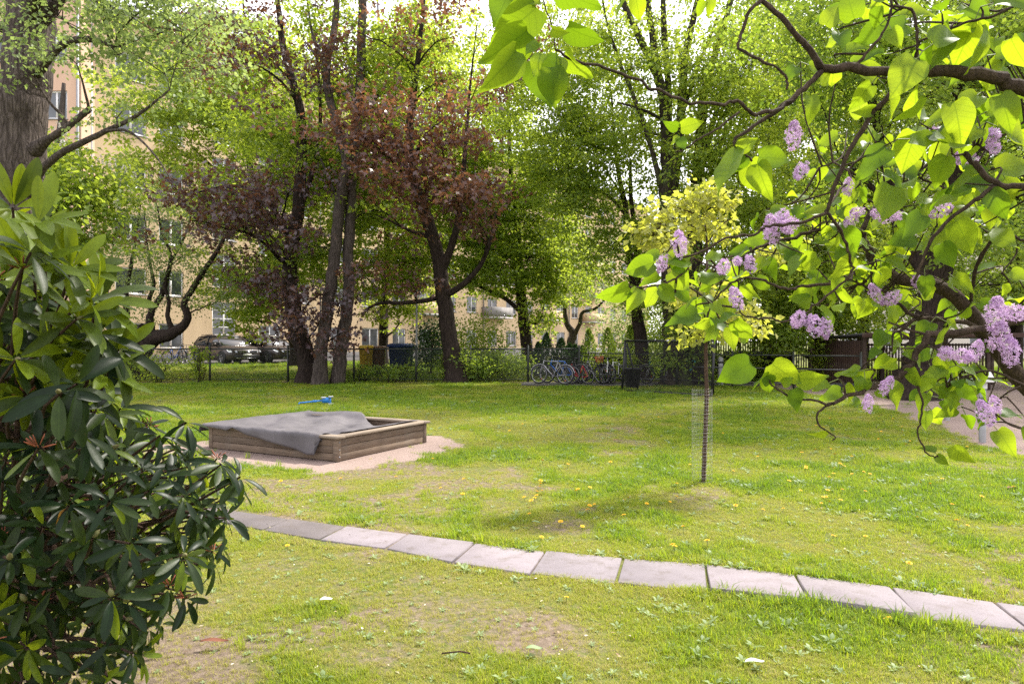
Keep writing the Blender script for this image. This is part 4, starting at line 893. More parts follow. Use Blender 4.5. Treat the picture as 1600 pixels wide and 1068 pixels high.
cov = link('sandbox_cover', make_mesh('sandbox_cover', V.reshape(-1, 3), [F], [M['tarp']], True)); cov.location = sbx.location; cov.rotation_euler = sbx.rotation_euler
sm = cov.modifiers.new('thick', 'SOLIDIFY'); sm.thickness = .004; sm.offset = 1
tag(cov, 'grey woven cover sheet draped crookedly over the sandbox', 'tarp')

# ------------------------------------------------------------------ toy scooter on the lawn
M['toy_blue'] = plain('toy_blue', (.03, .22, .62), (.025, .17, .5), .4)
M['toy_grey'] = plain('toy_grey', (.5, .52, .56), None, .5)
M['rubber'] = plain('rubber', (.02, .02, .021), (.012, .012, .012), .8)
sp = G(500, 632); sco = empty('toy_scooter', (sp[0], sp[1], 0), math.radians(8)); tag(sco, 'blue toy scooter lying on the lawn behind the sandbox', 'toy')
MB().tube([(-.48, 0, .05), (-.2, .0, .075), (.05, .02, .10)], .018, 8).obj('stem', M['toy_blue'], sco, True, True)
MB().box((-.12, 0, .085), (.09, .05, .05)).obj('clamp', M['toy_blue'], sco, local=True)
MB().box((.13, .02, .11), (.16, .05, .12)).tube([(.05, .02, .06), (.22, .02, .06)], .02, 8).obj('deck', M['toy_blue'], sco, local=True)
MB().tube([(.24, .02, .02), (.24, .02, .17)], .022, 8).obj('axle', M['toy_blue'], sco, local=True)
for x, z in ((.08, .17), (.25, .19), (.25, .02)):
    o = MB().lathe([(0, -.014), (.055, -.014), (.065, 0), (.055, .014), (0, .014)], 16, (x, .02, z)).obj('wheel', M['toy_grey'], sco, True, True)
MB().tube([(-.48, -.1, .04), (-.48, .1, .05)], .013, 8).obj('handlebar', M['toy_blue'], sco, local=True)

# ------------------------------------------------------------------ rebound net frame
M['black_pipe'] = plain('black_pipe', (.018, .018, .02), (.012, .012, .013), .4, .2)
M['net'] = plain('net_cord', (.014, .014, .015), None, .8)
M['silver'] = plain('silver', (.55, .55, .56), None, .3, .9)
gl, gr = G(972, 611), G(1112, 619); H = 1.53
net = empty('rebound_net', ((gl[0] + gr[0]) / 2, (gl[1] + gr[1]) / 2, 0)); tag(net, 'black rectangular rebound net frame standing on the lawn by the sapling', 'sports goal')
gd = (gr - gl) / np.linalg.norm(gr - gl); gn = np.array([-gd[1], gd[0], 0]); zz = np.array([0, 0, 1.0])
lean = gn * .18
A, B = gl + zz * .03, gr + zz * .03; Ct, Dt = gr + zz * H + lean, gl + zz * H + lean
for nm, p, q in (('bottom_bar', A, B), ('upright', B, Ct), ('top_bar', Ct, Dt), ('upright', Dt, A)):
    MB().tube([p, q], .036 if nm != 'bottom_bar' else .03, 8).obj(nm, M['black_pipe'], net, True)
MB().tube([(Ct + Dt) / 2 + gd * .05, (Ct + Dt) / 2 - gd * .05], .039, 8).obj('joint_sleeve', M['silver'], net, True)
for e, s_ in ((A, 1), (B, -1)):
    t_ = (e + (Dt if s_ > 0 else Ct) - e)
    MB().tube([t_ - zz * .08 + gd * s_ * .06, e + gn * .55 + gd * s_ * .22], .03, 8).obj('rear_strut', M['black_pipe'], net, True)
mb = MB(); nw, nh = 92, 52
for k in range(1, nw):
    t = k / nw; mb.tube([A + (B - A) * t, Dt + (Ct - Dt) * t], .0027, 3, False)
for k in range(1, nh):
    t = k / nh; mb.tube([A + (Dt - A) * t, B + (Ct - B) * t], .0027, 3, False)
tag(mb.obj('netting', M['net'], net), kind='stuff')

# ------------------------------------------------------------------ bicycles
M['tyre'] = M['rubber']; M['rim'] = plain('rim', (.30, .30, .31), None, .35, .9)
M['saddle'] = plain('saddle', (.022, .02, .02), None, .5)
BP = {}
for k, c in dict(silver=(.30, .30, .32), blue=(.02, .12, .45), red=(.42, .025, .03), black=(.02, .02, .022), white=(.62, .62, .62), teal=(.05, .38, .42), green=(.03, .12, .07), orange=(.5, .14, .04), grey=(.2, .2, .22)).items():
    BP[k] = plain('paint_' + k, c, tuple(x * .85 for x in c), .35, .2, coat=.5)
def ring(r, t, n=28, m=6):
    a = np.linspace(0, 2 * np.pi, n, False); b = np.linspace(0, 2 * np.pi, m, False)
    V = np.array([((r + t * math.cos(q)) * math.cos(p), t * math.sin(q), (r + t * math.cos(q)) * math.sin(p)) for p in a for q in b])
    F = np.array([(i * m + j, i * m + (j + 1) % m, ((i + 1) % n) * m + (j + 1) % m, ((i + 1) % n) * m + j) for i in range(n) for j in range(m)])
    return V, F
R0 = .34
def _m(f): mb = MB(); f(mb); return mb
tyre_me = _m(lambda b: b.add(*ring(R0 - .02, .022))).mesh('tyre', M['tyre'], True)
def _rim(b):
    b.add(*ring(R0 - .05, .012, 28, 5)); b.tube([(0, -.04, 0), (0, .04, 0)], .022, 8)
    for k in range(18):
        a = k / 18 * 6.283; b.tube([(0, .02 * (-1) ** k, 0), ((R0 - .05) * math.cos(a), 0, (R0 - .05) * math.sin(a))], .0022, 3, False)
rim_me = _m(_rim).mesh('rim', M['rim'], True)
def _frame(b, st=False):
    bb = (-.05, 0, .28); ht, hb = (.36, 0, .82), (.39, 0, .68); stt = (-.2, 0, .80); rr = (-.5, 0, R0)
    if st: b.tube([ht, (.12, 0, .46), bb], .017, 8); b.tube([hb, (.15, 0, .36), bb], .019, 8)
    else: b.tube([ht, stt], .017, 8); b.tube([hb, bb], .02, 8)
    b.tube([bb, stt], .017, 8); b.tube([(.35, 0, .86), (.40, 0, .64)], .021, 8)
    for s in (-.05, .05): b.tube([bb, (-.3, s, .31), (-.5, s, R0)], .011, 6); b.tube([stt, (-.35, s, .57), (-.5, s, R0)], .010, 6)
frame_me = [_m(lambda b: _frame(b, False)).mesh('frame', None, True), _m(lambda b: _frame(b, True)).mesh('frame', None, True)]
def _fork(b):
    for s in (-.05, .05): b.tube([(.40, s * .5, .66), (.44, s, .5), (.52, s, R0)], .011, 6)
    b.tube([(.35, 0, .86), (.325, 0, .98)], .014, 6)
fork_me = _m(_fork).mesh('fork', M['rim'], True)
hb_me = _m(lambda b: b.tube(smooth_path([(.19, -.29, .98), (.27, -.27, 1.0), (.33, -.12, 1.0), (.33, 0, .98), (.33, .12, 1.0), (.27, .27, 1.0), (.19, .29, .98)], 22), .013, 6)).mesh('handlebar', M['black_pipe'], True)
def _sad(b):
    V = [(-.34, -.09, .93), (-.34, .09, .93), (-.24, -.075, .95), (-.24, .075, .95), (-.06, -.018, .935), (-.06, .018, .935), (-.33, -.06, .88), (-.33, .06, .88), (-.1, -.01, .9), (-.1, .01, .9)]
    b.add(V, [(0, 2, 3, 1), (2, 4, 5, 3), (6, 7, 9, 8), (0, 1, 7, 6), (0, 6, 8, 4, 2), (1, 3, 5, 9, 7), (4, 8, 9, 5)])
sad_me = _m(_sad).mesh('saddle', M['saddle'])
post_me2 = _m(lambda b: b.tube([(-.2, 0, .8), (-.225, 0, .91)], .013, 6)).mesh('seat_post', M['rim'])
def _crank(b):
    V, F = ring(.085, .006, 20, 4); b.add(V + np.array([-.05, .05, .28]), F)
    b.tube([(-.05, .07, .28), (.06, .07, .17)], .01, 5); b.tube([(-.05, -.07, .28), (-.16, -.07, .39)], .01, 5)
    b.box((.06, .12, .17), (.09, .08, .02)); b.box((-.16, -.12, .39), (.09, .08, .02))
crank_me = _m(_crank).mesh('crank', M['black_pipe'])
def _guard(b):
    for cx, a0, a1 in ((-.5, .35, 3.0), (.52, .25, 2.6)):
        q = [(cx + (R0 + .02) * math.cos(a), 0, R0 + (R0 + .02) * math.sin(a)) for a in np.linspace(a0, a1, 12)]
        b.tube(q, .017, 5)
guard_me = _m(_guard).mesh('mudguard', None, True)
def _rack(b):
    for s in (-.06, .06): b.tube([(-.22, s, .74), (-.78, s, .74)], .006, 5); b.tube([(-.5, s, R0), (-.6, s, .74)], .005, 5)
    for x in (-.35, -.5, -.65, -.78): b.tube([(x, -.06, .74), (x, .06, .74)], .005, 5)
rack_me = _m(_rack).mesh('rack', M['black_pipe'])
def _basket(b):
    for z, w in ((.78, .1), (.86, .115), (.94, .13), (1.0, .14)):
        b.tube([(.44, -w, z), (.44 + 2 * w, -w, z), (.44 + 2 * w, w, z), (.44, w, z), (.44, -w, z)], .006, 4)
    for k in range(9):
        t = -1 + k / 4; b.tube([(.44, t * .1, .78), (.44, t * .14, 1.0)], .004, 3); b.tube([(.64, t * .1, .78), (.72, t * .14, 1.0)], .004, 3); b.tube([(.54 + t * .1, -.1, .78), (.58 + t * .14, -.14, 1.0)], .004, 3); b.tube([(.54 + t * .1, .1, .78), (.58 + t * .14, .14, 1.0)], .004, 3)
    b.box((.54, 0, .78), (.2, .2, .006))
basket_me = _m(_basket).mesh('basket', None)
refl_me = _m(lambda b: b.box((0, .03, .2), (.05, .008, .03))).mesh('reflector', BP['orange'])
def bike(label, pos, rz, paint, step=False, scale=1.0, guard=None, rack=False, basket=None, lean=.08, steer=0, group='bicycles parked along the far fence'):
    r = empty('bicycle', (pos[0], pos[1], (pos[2] if len(pos) > 2 else 0.0) + .012), 0); r.rotation_euler = (lean, 0, rz); r.scale = (scale,) * 3
    tag(r, label, 'bicycle', group)
    def part(n, me, mat=None, par=r):
        o = link(n, me, par, True)
        if mat is not None:
            if not len(me.materials): me.materials.append(mat)
            o.material_slots[0].link = 'OBJECT'; o.material_slots[0].material = mat
        return o
    for x in (-.5, .52):
        w = part('wheel', tyre_me); w.location = (x, 0, R0); part('rim', rim_me, None, w); q = part('reflector', refl_me, None, w); w.rotation_euler = (0, U(0, 6), 0)
    part('frame', frame_me[int(step)], BP[paint]); part('fork', fork_me); h = part('handlebar', hb_me); sd = part('saddle', sad_me); part('seat_post', post_me2, None, sd); part('crank', crank_me)
    if guard: part('mudguard', guard_me, BP[guard])
    if rack: part('rack', rack_me)
    if basket: part('basket', basket_me, BP[basket])
    return r
R_ = math.radians
def bx_(px, d): p = P(px, 534, d); return (p[0], p[1], float(ground_z(p[0], p[1])) + .014)
bike('silver bicycle with white mudguards, leftmost and nearest in the row', bx_(862, 24.0), R_(150), 'silver', False, 1.0, 'silver', True, lean=.13)
bike('blue bicycle leaning right behind the silver one', bx_(874, 24.5), R_(148), 'blue', False, .98, None, True)
bike('black step-through bicycle behind the silver and blue bicycles', bx_(889, 24.7), R_(140), 'black', True, .98, 'grey', True)
bike('small red bicycle in the middle of the row', bx_(903, 24.2), R_(142), 'red', True, .82, None, False)
bike('black bicycle right of the small red one', bx_(921, 24.4), R_(150), 'black', False, .98, 'black', True)
bike('dark grey bicycle overlapping the black one', bx_(930, 24.8), R_(146), 'grey', True, .96, 'black', True)
bike('bicycle with orange basket facing the lawn', bx_(944, 24.6), R_(252), 'black', True, .98, 'black', False, 'orange')
bike('white step-through bicycle facing the lawn', bx_(953, 24.5), R_(258), 'white', True, .95, 'white', True)
bike('white bicycle right beside the other white one, turned sideways', bx_(966, 24.6), R_(238), 'white', False, .92, None, True)
bike('dark green bicycle with grey frame seen through the left of the net', bx_(1030, 24.3), R_(205), 'green', True, 1.0, 'black', True)
bike('black bicycle with loaded rack seen through the net', bx_(1050, 24.1), R_(235), 'black', True, 1.0, 'black', True, 'black')
bike('teal bicycle seen through the right of the net', bx_(1070, 24.0), R_(20), 'teal', False, 1.0, None, False)
for px, d, rz, c, lab in ((160, 33, 80, 'red', 'red bicycle at the house wall left of the gnarled tree'), (186, 33.5, 95, 'white', 'pale bicycle at the house wall behind the gnarled tree'), (272, 36.5, 70, 'blue', 'blue bicycle left of the parked cars'), (286, 37, 100, 'grey', 'grey bicycle tight beside the left parked car')):
    bike(lab, bx_(px, d), R_(rz), c, True, 1.0, 'black', True, group='bicycles parked by the house')

# ------------------------------------------------------------------ cars
M['car_paint'] = plain('car_paint', (.05, .038, .033), (.045, .034, .03), .35, .3, spec=.3, coat=.35)
M['car_glass'] = plain('car_glass', (.015, .018, .02), None, .05, spec=.9)
M['car_black'] = plain('car_black', (.015, .015, .016), None, .35)
M['chrome'] = plain('chrome', (.7, .7, .72), None, .12, 1.0)
M['lamp_glass'] = plain('lamp_glass', (.65, .68, .72), (.4, .42, .45), .08, .3, spec=.9)
M['plate'] = plain('plate', (.72, .72, .7), None, .5)
M['tail_red'] = plain('tail_red', (.35, .01, .01), None, .2)
def loft(mb, secs):
    V = np.concatenate(secs); n = len(secs[0]); m = len(secs); F = []
    for i in range(m - 1):
        for j in range(n): F.append((i * n + j, i * n + (j + 1) % n, (i + 1) * n + (j + 1) % n, (i + 1) * n + j))
    F += [tuple(range(n))[::-1], tuple(range((m - 1) * n, m * n))]
    return mb.add(V, F)
def car(label, pos, rz, grille_lines=3):
    r = empty('parked_car', pos, rz); tag(r, label, 'car', 'cars parked by the house')
    def sec(x, w, z0, z1, rr=.1):
        pts = [(-w + rr * .6, z0), (w - rr * .6, z0), (w - .01, z0 + rr), (w, z0 + (z1 - z0) * .5), (w - .03, z1 - rr * .8), (w - rr * 1.6, z1), (-w + rr * 1.6, z1), (-w + .03, z1 - rr * .8), (-w, z0 + (z1 - z0) * .5), (-w + .01, z0 + rr)]
        return np.array([(x, y, z) for y, z in pts])
    b = MB(); loft(b, [sec(-2.22, .72, .42, .85), sec(-2.12, .84, .3, .98), sec(-1.6, .90, .22, 1.02), sec(-.6, .915, .2, .99), (sec(.5, .915, .2, .98)), sec(1.0, .91, .2, .98), sec(1.6, .89, .22, .93), sec(2.0, .84, .25, .86), sec(2.18, .74, .3, .76), sec(2.24, .62, .34, .66)])
    body = b.obj('body', M['car_paint'], r, True, True)
    def cs(x, wb, wt, zt): return np.array([(x, -wb, .955), (x, wb, .955), (x, wt, zt - .05), (x, wt - .1, zt), (x, -wt + .1, zt), (x, -wt, zt - .05)])
    b = MB(); loft(b, [cs(-2.0, .78, .72, 1.05), cs(-1.5, .84, .68, 1.40), cs(-.4, .86, .66, 1.50), cs(.3, .86, .66, 1.47), cs(1.15, .84, .76, 1.0)])
    b.obj('greenhouse', M['car_glass'], r, True, True)
    b = MB(); loft(b, [np.array([(x, -w, z), (x, w, z), (x, w - .06, z + .03), (x, -w + .06, z + .03)]) for x, w, z in ((-1.55, .63, 1.375), (-1.0, .64, 1.46), (-.4, .645, 1.492), (.32, .64, 1.455))]); b.obj('roof', M['car_paint'], r, True, True)
    for sy in (-1, 1):
        b = MB(); b.tube([(1.12, sy * .80, .98), (.32, sy * .645, 1.46)], .03, 6); b.tube([(.3, sy * .66, 1.46), (-.5, sy * .68, 1.49), (-1.5, sy * .69, 1.40), (-2.0, sy * .74, 1.03)], .03, 6); b.tube([(-.3, sy * .87, .97), (-.38, sy * .675, 1.47)], .03, 6); b.obj('pillar', M['car_paint'], r, True, True)
        b = MB(); b.tube([(-1.4, sy * .62, 1.46), (-1.3, sy * .62, 1.52), (.0, sy * .62, 1.545), (.1, sy * .62, 1.5)], .015, 6); b.obj('roof_rail', M['car_black'], r, True, True)
        b = MB(); b.box((.75, sy * .97, 1.02), (.12, .18, .12)); b.obj('mirror', M['car_paint'], r, local=True)
        V = [(2.02, sy * .80, .70), (2.21, sy * .52, .69), (2.235, sy * .50, .60), (2.03, sy * .84, .62), (1.80, sy * .875, .74), (1.98, sy * .60, .80)]
        b = MB(); V = np.array(V); Vo = V + np.array([.035, sy * .03, .012]); b.add(np.concatenate([V, Vo]), [(0, 1, 2, 3), (6, 7, 8, 9), (0, 4, 5, 1), (6, 10, 11, 7), (0, 3, 4), (6, 9, 10), (1, 7, 8, 2), (2, 8, 9, 3), (3, 9, 10, 4), (4, 10, 11, 5), (5, 11, 7, 1)]); b.obj('headlight', M['lamp_glass'], r, local=True)
        b = MB(); b.box((2.1, sy * .62, .40), (.2, .2, .07)); b.obj('fog_light', M['car_black'], r, local=True)
        b = MB(); b.box((-2.12, sy * .62, .82), (.2, .3, .14)); b.obj('tail_light', M['tail_red'], r, local=True)
        b = MB(); b.box((-.1, sy * .93, .80), (.16, .02, .025)); b.box((-1.0, sy * .92, .82), (.16, .02, .025)); b.obj('door_handle', M['chrome'], r, local=True)
        for x in (-1.32, 1.34):
            w = MB().lathe([(.20, -.1), (.31, -.1), (.33, -.07), (.33, .07), (.31, .1), (.20, .1)], 24, M=[[1, 0, 0], [0, 0, 1], [0, 1, 0]]).obj('wheel', M['rubber'], r, True, True); w.location = (x, sy * .82, .33)
            b = MB().lathe([(.0, .085), (.06, .085), (.19, .075), (.205, .095), (.205, -.09)], 20, M=[[1, 0, 0], [0, 0, sy], [0, 1, 0]])
            for k in range(5): a = k * 1.2566; b.bar((.03 * math.cos(a), sy * .094, .03 * math.sin(a)), (.19 * math.cos(a), sy * .094, .19 * math.sin(a)), .04, .02)
            b.obj('rim', M['rim'], w, True, True)
            V, F = ring(.355, .04, 24, 5); b = MB().add(V + np.array([x, sy * .885, .33]), F); b.obj('wheel_arch', M['car_black'], r, True, True)
    b = MB(); b.box((2.20, 0, .67), (.12, .98, .11)); gr_ = b.obj('grille', M['car_black'], r, local=True)
    for k in range(grille_lines): b = MB(); b.box((2.268, 0, .635 + .035 * k), (.012, .94, .010)); link('grille_bar', b.mesh('grille_bar', M['chrome']), gr_, True)
    V, F = ring(.055, .009, 18, 5); b = MB().add(V[:, [1, 0, 2]] + np.array([2.285, 0, .675]), F); b.tube([(2.287, -.04, .70), (2.287, -.015, .64), (2.287, 0, .675), (2.287, .015, .64), (2.287, .04, .70)], .006, 4); b.obj('badge', M['chrome'], r, True, True)
    b = MB(); b.box((2.19, 0, .40), (.12, 1.3, .18)); b.obj('lower_intake', M['car_black'], r, local=True)
    b = MB(); b.box((2.262, 0, .33), (.02, 1.2, .02)); b.obj('bumper_trim', M['chrome'], r, local=True)
    b = MB(); b.box((2.275, 0, .50), (.02, .44, .10)); b.obj('number_plate', M['plate'], r, local=True)
    b = MB(); b.tube([(1.13, -.6, .985), (.95, -.1, 1.06)], .01, 4); b.tube([(1.13, 0, .985), (.95, .45, 1.06)], .01, 4); b.obj('wiper', M['car_black'], r, local=True)
fa = math.atan2(-FD[1], -FD[0])
pc = P(352, 534, 36.2); car('left of two dark brown estate cars, half hidden by the fence shrub', (pc[0], pc[1], float(ground_z(pc[0], pc[1])) + .02), R_(-40))
pc = P(415, 534, 37.4); car('right of two dark brown estate cars, next to the purple maple', (pc[0], pc[1], float(ground_z(pc[0], pc[1])) + .02), R_(-34))

# ------------------------------------------------------------------ bins, lamp post, small things beyond the fence
def bin_(name, label, px, d, w, dp, h, col, wheels=True):
    p = P(px, 534, d); z = float(ground_z(p[0], p[1])); r = empty(name, (p[0], p[1], z), R_(5)); tag(r, label, 'bin')
    mt = plain(name + '_plastic', col, tuple(x * .8 for x in col), .5)
    b = MB(); loft(b, [np.array([(sx * w / 2 * k, sy * dp / 2 * k, zz_) for sx, sy in ((-1, -1), (1, -1), (1, 1), (-1, 1))]) for zz_, k in ((.05, .84), (h * .85, .98), (h * .86, 1.04), (h * .9, 1.04))]); b.obj('body', mt, r, local=True)
    b = MB(); loft(b, [np.array([(sx * w / 2 * k, sy * dp / 2 * k, zz_) for sx, sy in ((-1, -1), (1, -1), (1, 1), (-1, 1))]) for zz_, k in ((h * .902, 1.06), (h * .94, 1.06), (h, .8))]); b.obj('lid', mt, r, local=True)
    for sx in (-1, 1):
        b = MB().lathe([(0, -.03), (.09, -.03), (.1, 0), (.09, .03), (0, .03)], 14, (sx * w * .38, dp * .4, .09), [[0, 0, 1], [0, 1, 0], [1, 0, 0]]); b.obj('wheel', M['rubber'], r, True, True)
    b = MB().tube([(-w * .35, dp * .56, h * .88), (w * .35, dp * .56, h * .88)], .015, 6); b.obj('handle', M['rubber'], r, local=True)
bin_('yellow_bin', 'yellow waste bin behind the fence right of the twin stems', 573, 31, .62, .7, 1.1, (.55, .36, .03))
bin_('brown_bin', 'brown waste bin between the yellow and the blue bin', 592, 31.2, .6, .7, 1.05, (.14, .07, .04))
bin_('blue_bin', 'wide dark blue waste container behind the lamp post', 627, 31.5, 1.15, .8, 1.15, (.015, .035, .12))
p = P(651, 534, 27.2); z0 = float(ground_z(p[0], p[1])); lp = empty('lamp_post', (p[0], p[1], z0)); tag(lp, 'thin grey park lamp post behind the fence left of the copper maple', 'lamp post')
M['lamp_white'] = plain('lamp_white', (.6, .6, .58), None, .4); M['pole_grey'] = plain('pole_grey', (.28, .28, .28), (.22, .22, .22), .5, .4)
MB().tube([(0, 0, -.1), (0, 0, .8), (0, 0, 3.2)], [.055, .05, .035], 10).obj('pole', M['pole_grey'], lp, True, True)
MB().lathe([(.04, 3.2), (.1, 3.28), (.13, 3.42), (.11, 3.46)], 14).obj('lantern', M['lamp_white'], lp, True, True)
MB().lathe([(.11, 3.46), (.19, 3.47), (.14, 3.53), (.0, 3.57)], 14).obj('lamp_hood', M['pole_grey'], lp, True, True)
p = P(165, 534, 27.0); cb = empty('compost_box', (p[0], p[1], float(ground_z(p[0], p[1])))); tag(cb, 'low dark wooden slatted compost box at the fence beside the rhododendron', 'box')
for k in range(5):
    for sy in (-1, 1): plank('slat', (0, sy * .38, .07 + k * .115), (1.1, .03, .09), M['wood_dark'], cb)
    for sx in (-1, 1): plank('slat', (sx * .53, 0, .07 + k * .115), (.73, .03, .09), M['wood_dark'], cb, math.pi / 2)
for sx in (-1, 1):
    for sy in (-1, 1): plank('corner_post', (sx * .5, sy * .34, .29), (.05, .05, .62), M['wood_dark'], cb)
p = P(988, 534, 22.4); tb = empty('dark_tub', (p[0], p[1], 0)); tag(tb, 'tall black tapered tub just behind the left post of the net frame', 'tub')
M['black_plastic'] = plain('black_plastic', (.02, .02, .022), (.013, .013, .014), .5)
b = MB(); loft(b, [np.array([(sx * w, sy * w, z) for sx, sy in ((-1, -1), (1, -1), (1, 1), (-1, 1))]) for z, w in ((0.0, .18), (.60, .235), (.61, .25), (.66, .25), (.66, .225), (.25, .19))]); b.obj('wall', M['black_plastic'], tb, local=True)
MB().box((0, 0, .48), (.40, .40, .02)).obj('soil', M['bed'], tb, local=True)
p = G(1318, 611); ty = empty('old_tyre', (p[0], p[1], 0)); tag(ty, 'dark old tyre lying at the rail fence left of the right shelter', 'tyre')
V, F = ring(.27, .11, 28, 10); MB().add(V[:, [0, 2, 1]] * np.array([1, 1, 1.15]) + np.array([0, 0, .125]), F[:, ::-1]).obj('casing', M['rubber'], ty, True, True)
MB().lathe([(.16, .05), (.15, .12), (.16, .2)], 20).obj('bead', M['rubber'], ty, True, True)
p = G(1126, 603); gp = empty('tap_post', (p[0], p[1], 0)); tag(gp, 'short grey round-topped post right of the net frame', 'post')
MB().lathe([(.09, 0), (.09, .9), (.085, .96), (.05, 1.0), (0, 1.01)], 14).obj('shaft', M['pole_grey'], gp, True, True); MB().lathe([(.098, .78), (.098, .84)], 14).obj('band', M['rubber'], gp, True, True)

# ------------------------------------------------------------------ slatted shelters
def shelter(name, label, x0, x1, y0, dp, hf, hb, slat_z, base_panels, mats, left_boards=True):
    r = empty(name, (x0, y0, 0)); tag(r, label, 'shelter'); W = x1 - x0
    wd, rd = mats
    nb = max(2, int(W / 1.5)); st = W / nb
    for k in range(nb + 1):
        for yy, hh in ((0, hf), (dp, hb)): plank('post', (k * st, yy, hh / 2 - .02), (.11, .11, hh), wd, r)
    V = np.array([(-.25, -.35, hf), (W + .25, -.35, hf), (W + .25, dp + .3, hb), (-.25, dp + .3, hb)]); V = np.concatenate([V, V + np.array([0, 0, .05])])
    MB().add(V, [(0, 3, 2, 1), (4, 5, 6, 7), (0, 1, 5, 4), (1, 2, 6, 5), (2, 3, 7, 6), (3, 0, 4, 7)]).obj('roof', M['roof'], r, local=True)
    plank('fascia', (W / 2, -.37, hf - .01), (W + .5, .03, .14), rd, r)
    sm_ = MB().box((0, 0, 0), (.045, .022, slat_z[1] - slat_z[0])).mesh('slat', wd)
    n = int(W / .105)
    for k in range(n):
        o = link('slat', sm_, r, True); o.location = (.06 + k * W / n, dp + .07, (slat_z[0] + slat_z[1]) / 2)
    for z in (slat_z[0] + .05, slat_z[1] - .05): plank('rail', (W / 2, dp + .03, z), (W, .045, .07), wd, r)
    for k in range(nb):
        if k in base_panels: plank('panel', (k * st + st / 2, .02, .48), (st - .13, .03, .92), M['black_plastic'], r)
    if left_boards:
        for k in range(int(dp / .14)):
            plank('board', (-.04, .08 + k * .14, min(hf, hb) / 2 - .02), (.025, .13, min(hf, hb) - .1), rd, r)
    return r
xa, xb = P(1118, 534, 28)[0], P(1296, 534, 28)[0]
shelter('slatted_shelter', 'dark slatted timber shelter with black lower panels behind the rail fence', xa, xb, 28, 1.8, 2.05, 1.9, (.3, 1.85), {0, 1}, (M['wood_dark'], M['wood_red']), False)
wb = P(1290, 534, 26.8); bb = empty('board_screen', (wb[0], wb[1], 0)); tag(bb, 'upright brown board screen at the right end of the slatted shelter', 'screen')
for k in range(7): plank('board', (-.42 + k * .14, 0, .8), (.13, .03, 1.7 + U(-.02, .02)), M['wood_red'], bb)
for z_ in (.3, 1.3): plank('rail', (0, .035, z_), (1.0, .035, .08), M['wood_dark'], bb)
xa, xb = P(1350, 534, 21.5)[0], P(1640, 534, 21.5)[0]
shelter('low_shelter', 'low dark open shelter with flat roof behind the lilac at the right', xa, xb, 21.5, 2.6, 1.72, 1.62, (.1, 1.45), set(), (M['wood_dark'], M['wood_red']), True)
# bins inside the slatted shelter
for k, (px, lab) in enumerate(((1150, 'black wheeled bin at the left inside the slatted shelter'), (1185, 'black wheeled bin with pale sticker inside the slatted shelter'), (1215, 'black wheeled bin with green stickers inside the slatted shelter'))):
    bin_('wheeled_bin', lab, px, 27.3, .75, .6, 1.15, (.02, .022, .022))
M['sticker_green'] = plain('sticker_green', (.05, .3, .14), None, .5)
# ------------------------------------------------------------------ bollard lamps at the yard edge
for px, py, lab, s in ((1535, 690, 'nearer white-capped grey bollard lamp at the lawn edge', 1.0), (1480, 656, 'farther white-capped grey bollard lamp at the lawn edge', 1.0)):
    p = G(px, py); r = empty('bollard_lamp', (p[0], p[1], 0)); tag(r, lab, 'lamp', 'bollard lamps at the yard edge')
    MB().lathe([(.048, -.1), (.048, .82), (.0, .82)], 14).obj('post', M['pole_grey'], r, True, True)
    MB().lathe([(.062, .80), (.062, .9), (.058, .9)], 14).obj('collar', M['lamp_white'], r, True, True)
    MB().add(np.array([(sx * w, sy * w, z) for z, w in ((.9, .125), (.915, .125), (1.05, .075), (1.06, .07)) for sx, sy in ((-1, -1), (1, -1), (1, 1), (-1, 1))]), [(k * 4 + j, k * 4 + (j + 1) % 4, k * 4 + 4 + (j + 1) % 4, k * 4 + 4 + j) for k in range(3) for j in range(4)] + [(3, 2, 1, 0), (12, 13, 14, 15)]).obj('cap', M['lamp_white'], r, local=True)

# ------------------------------------------------------------------ young tree with wire guard
D0 = 7.3
tree('young_tree', 'slim young tree with pale yellow leaves on the lawn',
     [[(1099, 755, D0, .024), (1101, 700, D0, .023), (1104, 620, D0, .022), (1103, 540, D0, .021), (1106, 470, D0, .018), (1105, 420, D0, .015), (1104, 370, D0, .011), (1098, 330, D0, .007), (1094, 305, D0, .004)],
      [(1105, 470, D0, .008), (1090, 478, D0, .006), (1075, 490, D0 - .1, .003)], [(1104, 430, D0, .008), (1130, 405, D0 + .1, .006), (1165, 395, D0 + .2, .003)], [(1104, 400, D0, .008), (1070, 370, D0 - .1, .005), (1030, 355, D0 - .2, .003)], [(1104, 380, D0, .007), (1130, 350, D0, .004), (1145, 340, D0, .003)], [(1105, 450, D0, .006), (1150, 430, D0, .004), (1200, 400, D0 + .1, .003), (1225, 395, D0 + .1, .002)]],
     [(1075, 330, D0, .16, .2, .06, 130), (1110, 325, D0, .18, .2, .06, 140), (1040, 352, D0 - .15, .16, .18, .05, 110), (1135, 350, D0 + .1, .14, .2, .06, 110), (1085, 355, D0, .16, .2, .06, 110), (1020, 368, D0 - .2, .1, .12, .05, 70), (1100, 305, D0, .1, .15, .04, 70), (1075, 478, D0 - .1, .12, .15, .06, 90), (1100, 470, D0 - .1, .1, .12, .05, 60), (1150, 490, D0, .12, .15, .05, 70), (1210, 395, D0 + .1, .14, .16, .05, 90), (1165, 505, D0, .08, .1, .04, 50), (1050, 385, D0 - .1, .1, .1, .05, 60), (1090, 520, D0, .06, .08, .04, 40)],
     M['bark_rhodo'], M['leaf_yellow'], .075, QUAD, spray=.13, flat=.7, sides=10, up=.6, kl=.33, kr=1.0)
sg = empty('wire_guard', (*P(1097, 534, D0)[:2], 0)); tag(sg, 'wire mesh cylinder guarding the foot of the young tree', 'guard')
M['galv'] = plain('galvanised', (.42, .42, .42), (.3, .3, .3), .45, .6)
mb = MB(); r = .105
